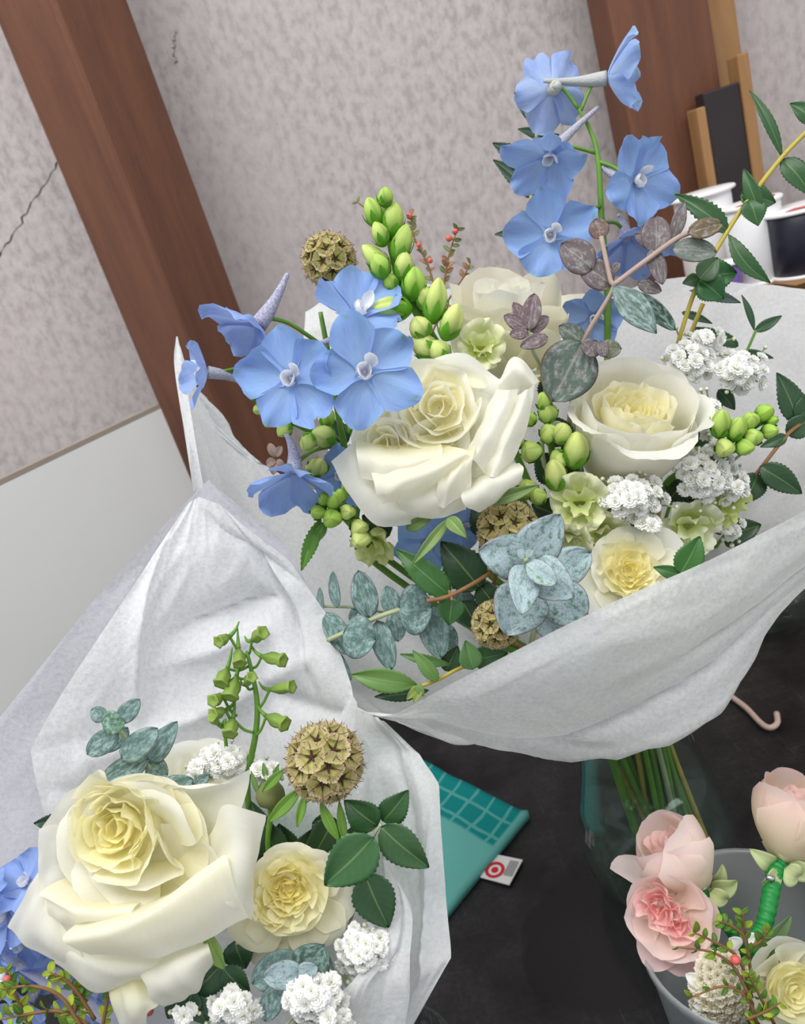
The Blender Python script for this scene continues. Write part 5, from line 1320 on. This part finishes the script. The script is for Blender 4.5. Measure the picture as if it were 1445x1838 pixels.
# ------------------------------------------------------------------ filler flowers
filler('white button filler flowers above the cup rose against back tissue', [(1240, 645, 42, 46, 13), (1335, 665, 48, 34, 12), (1275, 605, 30, 14, 4)], .55, True, 1, rf=17)
filler('narrow strip of white filler florets right of the cup rose', [(1272, 745, 14, 36, 5)], .54, True, 2, rf=15, buds=3)
filler('white filler cluster between cup rose and green snapdragon tip', [(1275, 850, 58, 50, 17), (1320, 870, 22, 26, 4)], .53, True, 3, rf=17)
filler('white filler cluster directly below the cup rose', [(1140, 892, 55, 36, 15), (1165, 940, 14, 10, 2)], .515, True, 4, rf=17)
filler('little white filler cluster by the right tissue edge', [(1315, 948, 20, 18, 5)], .56, True, 5, rf=13, buds=3)
filler('white filler florets behind the largest rose near larkspur', [(400, 1368, 45, 26, 10), (475, 1385, 24, 14, 4), (355, 1385, 12, 20, 3)], .475, False, 6, rf=18, buds=8)
filler('white filler cluster by the right fold of the front tissue', [(655, 1710, 52, 46, 20)], .445, False, 7, rf=17, buds=5)
filler('white filler cluster in front of the blue green eucalyptus', [(560, 1795, 52, 44, 15), (600, 1830, 30, 30, 5)], .425, False, 8, rf=20, buds=3)
filler('white filler cluster beside dark leaves below the largest rose', [(420, 1812, 50, 28, 11), (330, 1820, 16, 14, 3)], .435, False, 9, rf=18, buds=4)

# cream ruffled filler heads in the tub
t = thing('filler_flower', 'cream dried filler flower head among the leafy sprigs in tub', 'filler flower', P(1300, 1790, .48))
rr = random.Random(77)
CREAMF = mk_floret(5, 1.0, (240, 235, 216), (206, 198, 160)); CREAMF.materials.append(M['white'])
for i in range(46):
    f = math.sqrt((i + .4) / 46); a = i * 2.39996
    place(t, CREAMF, 'floret', P(1298 + 52 * f * math.cos(a), 1775 + 68 * f * math.sin(a), .468 + .014 * f * f), Dv(f * math.cos(a), f * math.sin(a), 1), px(15 * rr.uniform(.7, 1.3), .47), rr.uniform(0, 6))
V, F = tube([P(1298, 1780, .475), P(1300, 1800, .5), A(TBX - .01, TBY - .01, TZ + .02)], [.002] * 2, 6, 12); part(t, 'stem', V, F, M['stem'])
for q in ((1270, 1770, 1232, 1750, 28), (1275, 1800, 1245, 1805, 26), (1330, 1700, 1310, 1685, 26), (1340, 1690, 1362, 1680, 26)): leaf(t, *q[:4], .478, q[4], 'round', 'cream', (240, 240, 236), name='petal')

# ------------------------------------------------------------------ eucalyptus
EB = (110, 140, 136); EW = (120, 152, 150); EP = (118, 106, 110); EPG = (116, 130, 120)


def euc(label, leaves, stems, root, big, seed, mat='euc', col=EB, stem='stem_pale', name='eucalyptus_sprig'):
    t = thing(name, label, 'eucalyptus', P(*root))
    for s_ in stems:
        pts, r_ = s_
        V, F = tube([P(*p_) for p_ in pts], [px(r_, pts[0][2])] * 2, 7, 4 + 5 * len(pts)); part(t, 'stem', V, F, M[stem])
    for q in leaves:
        kw = dict(q[6]) if len(q) > 6 else {}
        m_ = kw.pop('mat', mat); c_ = kw.pop('col', col); sh_ = kw.pop('shape', 'round')
        kw.setdefault('fold', .12); kw.setdefault('bend', .08)
        leaf(t, q[0], q[1], q[2], q[3], q[4], q[5], sh_, m_, c_, **kw)
    sstem(t, P(*root), Dv(0, -.8, .3), big, r=.0018, seed=seed, mat=M[stem])
    return t


euc('waxy pale blue eucalyptus rosette in front of the seed pods', [
    (975, 1040, 1062, 992, .487, 72), (985, 1060, 1052, 1110, .487, 84), (975, 1085, 1005, 1150, .49, 64), (950, 1055, 908, 1140, .475, 104, dict(shape='heart')), (945, 1005, 1006, 924, .458, 84, dict(shape='heart', dz=.01)),
    (945, 1005, 860, 988, .458, 84, dict(shape='heart', dz=.008)), (950, 1015, 1030, 1072, .456, 80, dict(shape='heart', dz=.01)), (946, 1012, 936, 1102, .452, 62, dict(shape='heart', dz=.012)), (945, 1010, 998, 1048, .446, 42, dict(dz=.008, col=(110, 150, 88))),
    (940, 1004, 932, 984, .446, 16, dict(col=(140, 170, 110))), (944, 1000, 956, 986, .445, 14, dict(col=(140, 170, 110)))],
    [(((944, 1004, .452), (955, 1050, .475), (965, 1100, .50)), 5)], (965, 1100, .50), True, 41, 'euc_wax', (92, 130, 112))
euc('blue green eucalyptus branch with paired round leaves over inner tissue', [
    (575, 1106, 574, 1055, .545, 14), (604, 1092, 596, 1026, .54, 24, dict(roll=30)), (585, 1100, 628, 1176, .53, 42), (664, 1110, 643, 1024, .53, 48), (616, 1137, 674, 1150, .518, 80), (676, 1114, 703, 1203, .525, 42), (707, 1102, 694, 1052, .53, 36), (708, 1098, 714, 1152, .53, 38),
    (716, 1096, 776, 1092, .518, 92), (768, 1086, 792, 1182, .525, 56), (596, 1163, 630, 1222, .535, 20), (825, 1055, 840, 1125, .54, 44), (640, 1088, 628, 1115, .545, 14), (800, 1120, 815, 1170, .545, 30)],
    [(((589, 1149, .53), (616, 1137, .522), (666, 1113, .524), (716, 1095, .52), (800, 1075, .54), (880, 1100, .57)), 4.5), (((556, 1088, .55), (600, 1089, .548), (650, 1092, .545), (740, 1110, .56)), 2.5)], (880, 1100, .57), True, 42)
euc('purple tinged eucalyptus branch spreading in front of tall delphinium', [
    (1064, 482, 1008, 436, .528, 62), (1100, 512, 1040, 470, .53, 54), (1079, 428, 1070, 392, .53, 38, dict(col=(128, 100, 92))), (1178, 452, 1178, 386, .525, 56), (1207, 432, 1230, 360, .53, 26, dict(shape='lance')),
    (1208, 446, 1288, 452, .52, 44, dict(col=EPG)), (1236, 418, 1298, 400, .515, 36, dict(col=(122, 104, 72))), (1170, 446, 1190, 510, .525, 34), (1145, 508, 1188, 522, .53, 26), (1101, 512, 1180, 598, .52, 56, dict(mat='euc', col=(110, 128, 118), shape='lance')),
    (1140, 526, 1214, 592, .545, 34, dict(mat='euc', col=(64, 92, 72))), (1180, 440, 1140, 420, .535, 30), (1098, 490, 1112, 470, .53, 16)],
    [(((1079, 425, .53), (1095, 500, .527), (1099, 523, .527), (1048, 613, .54), (1030, 700, .57)), 4.5), (((1101, 512, .526), (1150, 475, .524), (1212, 430, .522), (1245, 415, .518)), 5)], (1030, 700, .57), True, 43, 'euc_purple', EP, 'stem_pink')
euc('single broad grey green eucalyptus leaf left of the cup rose', [
    (1046, 614, 992, 720, .522, 104, dict(shape='round')), (1048, 614, 1004, 584, .54, 38), (1050, 636, 1072, 612, .515, 38, dict(mat='euc_purple', col=EP)), (1076, 626, 1116, 626, .515, 34, dict(mat='euc_purple', col=(116, 122, 96))), (1085, 640, 1078, 612, .512, 22, dict(mat='euc_purple', col=EP))],
    [(((1062, 630, .52), (1048, 625, .53), (1040, 720, .57)), 4)], (1040, 720, .57), True, 44, 'euc_purple', (96, 116, 104))
euc('small purple eucalyptus tip in front of the tall cream rose', [
    (948, 592, 960, 526, .515, 36), (948, 590, 905, 566, .515, 30), (948, 590, 922, 542, .518, 26), (950, 594, 985, 568, .518, 26), (948, 596, 915, 600, .514, 24), (984, 604, 934, 622, .512, 28, dict(shape='round'))],
    [(((948, 590, .517), (956, 628, .522), (972, 665, .535), (985, 740, .56)), 3.5)], (985, 740, .56), True, 45, 'euc_purple', (120, 98, 104), 'stem_pale')
euc('upright blue green eucalyptus tip left of the larkspur', [
    (190, 1290, 163, 1274, .462, 30), (182, 1298, 224, 1296, .455, 44, dict(col=(96, 140, 104))), (212, 1296, 250, 1256, .468, 34), (210, 1314, 155, 1355, .46, 42), (228, 1306, 186, 1350, .475, 34), (217, 1364, 282, 1308, .46, 48), (264, 1366, 317, 1296, .47, 46, dict(shape='heart')),
    (264, 1360, 178, 1408, .465, 46), (264, 1370, 300, 1392, .472, 44), (288, 1412, 346, 1400, .468, 32), (345, 1412, 374, 1392, .472, 24)],
    [(((204, 1298, .465), (232, 1332, .468), (267, 1375, .472), (290, 1412, .48), (330, 1480, .50)), 4)], (330, 1480, .50), False, 46)
euc('rounded eucalyptus leaves between the garden rose and white filler', [
    (540, 1722, 452, 1768, .448, 74), (538, 1750, 582, 1698, .446, 72, dict(col=(92, 122, 108))), (545, 1745, 472, 1756, .436, 56, dict(mat='euc_wax')), (535, 1748, 570, 1735, .432, 34, dict(mat='euc_wax')), (500, 1768, 474, 1835, .445, 42), (560, 1760, 592, 1720, .45, 50)],
    [(((540, 1740, .45), (525, 1780, .46), (530, 1840, .47)), 3)], (530, 1840, .47), False, 47)

# ------------------------------------------------------------------ green leaf branches
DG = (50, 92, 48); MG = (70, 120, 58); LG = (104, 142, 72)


def branch(label, leaves, stems, root, big, seed, col=DG, stem='stem_yellow', name='leaf_branch', cat='foliage', serr=.05):
    t = thing(name, label, cat, P(*root))
    for pts, r_ in stems:
        V, F = tube([P(*p_) for p_ in pts], [px(r_, pts[0][2])] * 2, 7, 4 + 5 * len(pts)); part(t, 'stem', V, F, M[stem])
    for q in leaves:
        kw = dict(q[6]) if len(q) > 6 else {}
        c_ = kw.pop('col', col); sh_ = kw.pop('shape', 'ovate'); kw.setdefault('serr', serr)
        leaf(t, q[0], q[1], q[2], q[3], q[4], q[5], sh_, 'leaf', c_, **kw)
    if big is not None: sstem(t, P(*root), Dv(0, -.8, .3), big, r=.0016, seed=seed, mat=M[stem])
    return t


branch('tall yellow stemmed leafy branch leaning right past the ribbon spools', [
    (1408, 278, 1349, 158, .55, 22, dict(shape='lance')), (1462, 216, 1420, 184, .55, 40), (1406, 284, 1462, 352, .55, 48), (1362, 378, 1334, 302, .545, 30, dict(roll=35)), (1330, 350, 1394, 362, .55, 50), (1345, 358, 1362, 404, .545, 50), (1308, 412, 1214, 346, .545, 44, dict(serr=.1)),
    (1310, 418, 1386, 506, .545, 34, dict(curve=.12, shape='lance')), (1258, 498, 1324, 488, .55, 60, dict(col=(40, 96, 44))), (1256, 502, 1300, 536, .548, 62, dict(col=(40, 100, 46))), (1256, 500, 1290, 462, .543, 44, dict(col=(70, 100, 66))), (1256, 500, 1226, 508, .55, 26, dict(col=(70, 100, 66))),
    (1240, 520, 1332, 542, .57, 22, dict(col=(92, 116, 110), shape='lance'))],
    [(((1480, 205, .555), (1445, 239, .553), (1404, 282, .55), (1345, 357, .548), (1306, 415, .548), (1255, 505, .552), (1225, 590, .56), (1200, 680, .58)), 4.2), (((1262, 545, .575), (1240, 600, .58), (1215, 680, .59)), 4)], (1200, 690, .585), True, 51)
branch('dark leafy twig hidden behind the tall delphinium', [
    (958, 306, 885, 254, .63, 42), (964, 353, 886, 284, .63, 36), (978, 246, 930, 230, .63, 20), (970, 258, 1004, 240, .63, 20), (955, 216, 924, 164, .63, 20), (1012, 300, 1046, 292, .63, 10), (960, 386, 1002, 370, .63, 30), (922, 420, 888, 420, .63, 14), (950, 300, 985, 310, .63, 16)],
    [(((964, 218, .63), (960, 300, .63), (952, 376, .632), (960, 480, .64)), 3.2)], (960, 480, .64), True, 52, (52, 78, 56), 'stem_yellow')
branch('dark leaves at the right tissue edge beyond the green buds', [
    (1434, 757, 1397, 668, .58, 52), (1436, 757, 1456, 700, .58, 40), (1414, 780, 1462, 745, .58, 44), (1414, 783, 1366, 802, .575, 24), (1366, 838, 1442, 886, .57, 50), (1362, 850, 1335, 905, .575, 50), (1300, 962, 1368, 942, .58, 50), (1300, 965, 1330, 975, .58, 30), (1290, 700, 1320, 735, .58, 30)],
    [(((1436, 762, .58), (1412, 782, .577), (1366, 840, .575), (1320, 900, .585), (1240, 1000, .60)), 3.5)], (1240, 1000, .60), True, 53, (48, 82, 50), 'stem_brown')
branch('thin green shoot with two small leaves against the back tissue', [
    (1356, 592, 1333, 528, .62, 13, dict(shape='lance')), (1357, 594, 1405, 566, .62, 20), (1328, 620, 1243, 586, .625, 26), (1330, 632, 1390, 642, .625, 18), (1225, 560, 1280, 580, .625, 16)],
    [(((1357, 593, .62), (1340, 632, .622), (1300, 720, .63), (1250, 800, .64)), 2.5)], (1250, 800, .64), True, 54, (46, 84, 52), 'stem')
branch('dark serrated leaves with a brown twig under the double rose', [
    (806, 1068, 711, 986, .50, 52, dict(serr=.08, col=(66, 116, 54))), (802, 1072, 768, 1012, .505, 42), (862, 1056, 792, 972, .525, 80, dict(col=(38, 74, 42))), (812, 1072, 806, 1122, .508, 52, dict(col=(54, 106, 50))), (860, 1050, 900, 1100, .53, 50, dict(col=(38, 72, 42))), (830, 1080, 860, 1130, .535, 46, dict(col=(38, 72, 42)))],
    [(((766, 1079, .492), (806, 1070, .495), (857, 1043, .505), (890, 1020, .54)), 4), (((806, 1060, .497), (812, 1078, .494)), 3)], (890, 1030, .545), True, 55, DG, 'stem_brown')
branch('light green pointed leaves lying on the tissue at the paper fold', [
    (749, 1230, 629, 1212, .515, 44, dict(shape='lance', col=LG)), (808, 1194, 718, 1175, .525, 20, dict(shape='lance', col=(88, 126, 70))), (786, 1222, 741, 1168, .51, 28, dict(col=LG)), (770, 1240, 672, 1252, .53, 26, dict(shape='lance', col=(40, 76, 44))), (850, 1202, 836, 1150, .505, 44, dict(col=(88, 128, 72))),
    (848, 1185, 912, 1172, .51, 48, dict(col=(64, 112, 62))), (800, 1205, 822, 1160, .53, 40, dict(col=(48, 84, 46))), (752, 1232, 730, 1256, .508, 16, dict(col=(150, 166, 84))), (756, 1236, 742, 1262, .506, 14, dict(col=(150, 166, 84))), (750, 1228, 760, 1250, .506, 16, dict(col=(120, 150, 80)))],
    [(((740, 1240, .512), (760, 1230, .513), (788, 1219, .515), (830, 1198, .52), (880, 1190, .55)), 3.5)], (880, 1190, .55), True, 56, LG, 'stem_yellow')
branch('two bright green leaves peeking over the front paper edge', [
    (1222, 1030, 1258, 963, .48, 56, dict(col=(62, 118, 50))), (1222, 1034, 1174, 1018, .482, 26, dict(col=(56, 104, 48)))],
    [(((1222, 1028, .482), (1220, 1060, .49), (1180, 1150, .53)), 2.5)], (1180, 1150, .53), True, 57, MG, 'stem')
branch('glossy dark green four leaf cluster right of the big seed pod', [
    (600, 1470, 562, 1540, .475, 56, dict(col=(44, 78, 46))), (678, 1484, 618, 1438, .45, 62), (687, 1476, 733, 1420, .452, 54), (655, 1572, 697, 1668, .452, 82, dict(col=(46, 82, 48))), (684, 1487, 770, 1560, .445, 70, dict(col=(58, 96, 54))), (670, 1505, 582, 1592, .435, 92, dict(col=(60, 104, 58))), (560, 1480, 620, 1500, .48, 60, dict(col=(42, 76, 44))), (620, 1540, 640, 1480, .48, 50, dict(col=(42, 76, 44)))],
    [(((684, 1479, .447), (669, 1506, .45), (655, 1572, .46), (620, 1680, .48)), 3)], (620, 1680, .48), False, 58, DG, 'stem_pale', serr=.04)
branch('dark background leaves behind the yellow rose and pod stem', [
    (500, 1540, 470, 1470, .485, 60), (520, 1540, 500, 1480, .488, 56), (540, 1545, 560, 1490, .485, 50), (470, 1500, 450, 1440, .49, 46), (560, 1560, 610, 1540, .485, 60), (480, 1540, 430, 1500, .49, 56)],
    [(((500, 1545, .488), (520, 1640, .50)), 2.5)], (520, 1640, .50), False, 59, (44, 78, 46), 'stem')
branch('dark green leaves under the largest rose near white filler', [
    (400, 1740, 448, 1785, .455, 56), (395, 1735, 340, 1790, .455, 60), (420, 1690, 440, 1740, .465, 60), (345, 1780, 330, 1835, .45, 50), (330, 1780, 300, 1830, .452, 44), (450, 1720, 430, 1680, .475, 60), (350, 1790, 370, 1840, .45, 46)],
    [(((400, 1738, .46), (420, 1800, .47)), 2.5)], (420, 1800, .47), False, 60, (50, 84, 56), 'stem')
branch('dark pointed leaves showing at the left behind the largest rose', [
    (150, 1470, 58, 1480, .475, 34, dict(shape='lance')), (180, 1450, 116, 1436, .478, 36, dict(shape='lance'))],
    [(((165, 1460, .478), (220, 1560, .49), (300, 1700, .50)), 2.5)], (300, 1700, .50), False, 61, (44, 70, 48), 'stem')

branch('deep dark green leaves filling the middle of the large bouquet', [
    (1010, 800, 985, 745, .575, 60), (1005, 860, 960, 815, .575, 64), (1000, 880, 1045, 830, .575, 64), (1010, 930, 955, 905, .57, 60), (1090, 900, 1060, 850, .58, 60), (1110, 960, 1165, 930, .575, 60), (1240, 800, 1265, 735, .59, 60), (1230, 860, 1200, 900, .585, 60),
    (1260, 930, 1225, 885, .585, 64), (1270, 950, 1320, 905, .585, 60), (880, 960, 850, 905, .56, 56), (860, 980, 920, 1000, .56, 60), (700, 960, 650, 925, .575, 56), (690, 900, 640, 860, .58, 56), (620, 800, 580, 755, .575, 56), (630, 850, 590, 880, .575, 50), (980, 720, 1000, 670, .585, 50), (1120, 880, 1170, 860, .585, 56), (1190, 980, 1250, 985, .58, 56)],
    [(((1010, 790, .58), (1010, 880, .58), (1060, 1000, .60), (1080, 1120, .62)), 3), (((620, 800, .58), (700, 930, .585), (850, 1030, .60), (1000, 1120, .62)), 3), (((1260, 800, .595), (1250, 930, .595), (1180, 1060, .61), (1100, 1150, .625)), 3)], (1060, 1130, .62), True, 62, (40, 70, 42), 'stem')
t = thing('flower_bud', 'round greyish green unopened bud beside the big seed pod', 'bud', P(486, 1445, .482))
V, F, s, te = ovoid(P(486, 1448, .48), P(484, 1400, .475), px(26, .48), BUDP, 16, 5, .04); part(t, 'bud', V, F, M['bud'], np.tile(lin((128, 136, 88)), (len(V), 1)), np.stack([s, te, s * 0], 1))
sstem(t, P(486, 1448, .48), Dv(0, -1, .1), False, r=.0018, seed=66)
for q in ((478, 1400, 472, 1370, 10), (490, 1400, 500, 1372, 10), (465, 1430, 450, 1385, 10)): leaf(t, *q[:4], .474, q[4], 'lance', 'sepal', (110, 150, 80), name='sepal')

# ------------------------------------------------------------------ berry sprigs
RB = [(134, 140, 84), (150, 130, 84), (120, 132, 80), (168, 118, 92)]
t = thing('berry_sprig', 'fine reddish berry sprig blurred against the wall behind green snapdragon', 'sprig', P(790, 560, .64))
sprig(t, [(790, 560), (770, 480), (745, 430), (735, 380)], .64, 13, 14, RB, 1, berries=((735, 388, 6), (772, 468, 5), (752, 440, 5)))
sprig(t, [(790, 560), (800, 490), (808, 450), (822, 410)], .64, 13, 12, RB, 2, berries=((806, 428, 6), (818, 415, 5)))
sprig(t, [(790, 560), (830, 500), (845, 470)], .64, 12, 5, RB, 3)
sprig(t, [(740, 420), (680, 390), (640, 362)], .64, 10, 3, RB, 4)
sstem(t, P(790, 560, .64), Dv(0, -1, .1), r=.001, seed=70, mat=M['stem_brown'])
YG = [(160, 178, 44), (136, 164, 48), (110, 146, 52), (176, 190, 52), (90, 128, 50)]
t = thing('berry_sprig', 'yellow green small leaved sprigs below the largest rose', 'sprig', P(110, 1830, .46))
for i, pts in enumerate((((150, 1850), (110, 1790), (60, 1770), (5, 1775)), ((160, 1840), (110, 1815), (50, 1820), (0, 1830)), ((170, 1830), (130, 1770), (90, 1745)), ((180, 1860), (190, 1810), (196, 1770)), ((60, 1850), (30, 1790), (10, 1740)), ((120, 1850), (140, 1800), (150, 1765)))):
    sprig(t, list(pts), .448 + .003 * i, 20, 8, YG, 20 + i, stem_r=.001)
place(t, BERRY, 'berry', P(12, 1758, .44), Dv(0, 0, 1), px(7, .44)); place(t, BERRY, 'berry', P(268, 1815, .456), Dv(0, 0, 1), px(8, .456))
sstem(t, P(150, 1850, .46), Dv(-.6, -.6, .3), False, r=.0012, seed=71, mat=M['stem_brown'])
t = thing('berry_sprig', 'leafy sprig with one pink berry in front of pink rosebuds', 'sprig', P(1340, 1790, .465))
for i, pts in enumerate((((1350, 1800), (1320, 1740), (1280, 1710), (1215, 1700)), ((1350, 1790), (1325, 1720), (1280, 1690), (1248, 1675)), ((1352, 1780), (1342, 1700), (1335, 1660), (1333, 1638)), ((1345, 1720), (1335, 1680), (1310, 1660), (1292, 1654)), ((1360, 1838), (1340, 1790), (1300, 1770), (1240, 1790)), ((1390, 1838), (1365, 1790), (1345, 1750)), ((1345, 1700), (1365, 1690), (1378, 1670)), ((1340, 1830), (1375, 1815), (1400, 1800)))):
    sprig(t, list(pts), .458 + .003 * (i % 3), 17, 6, YG[:3] + [(84, 128, 48), (96, 140, 46)], 40 + i, stem_r=.0009)
place(t, BERRY, 'berry', P(1320, 1723, .452), Dv(0, 0, 1), px(9, .45))
V, F = tube([P(1350, 1800, .465), P(1352, 1850, .49), A(TBX + .01, TBY - .01, TZ + .02)], [.0012] * 2, 6, 10); part(t, 'stem', V, F, M['stem_brown'])
for q in ((1360, 1720, 1424, 1645, 34), (1370, 1740, 1420, 1690, 22)): leaf(t, *q[:4], .49, q[4], 'lance', 'leaf', (96, 124, 78), name='leaf')

# withered petal at the left paper edge
t = thing('withered_flower', 'small withered pinkish brown flower beside the lower blue delphinium', 'dried flower', P(492, 850, .55))
for i, q in enumerate(((495, 820, 482, 795, 16), (495, 820, 505, 800, 14), (494, 825, 478, 835, 16), (492, 828, 490, 852, 16), (497, 825, 510, 838, 12))): leaf(t, *q[:4], .545, q[4], 'round', 'cream', (198, 172, 160), name='petal', bend=.3, seed=i)
sstem(t, P(496, 824, .55), Dv(-.5, -.5, .2), r=.0009, seed=80, mat=M['stem_brown'])
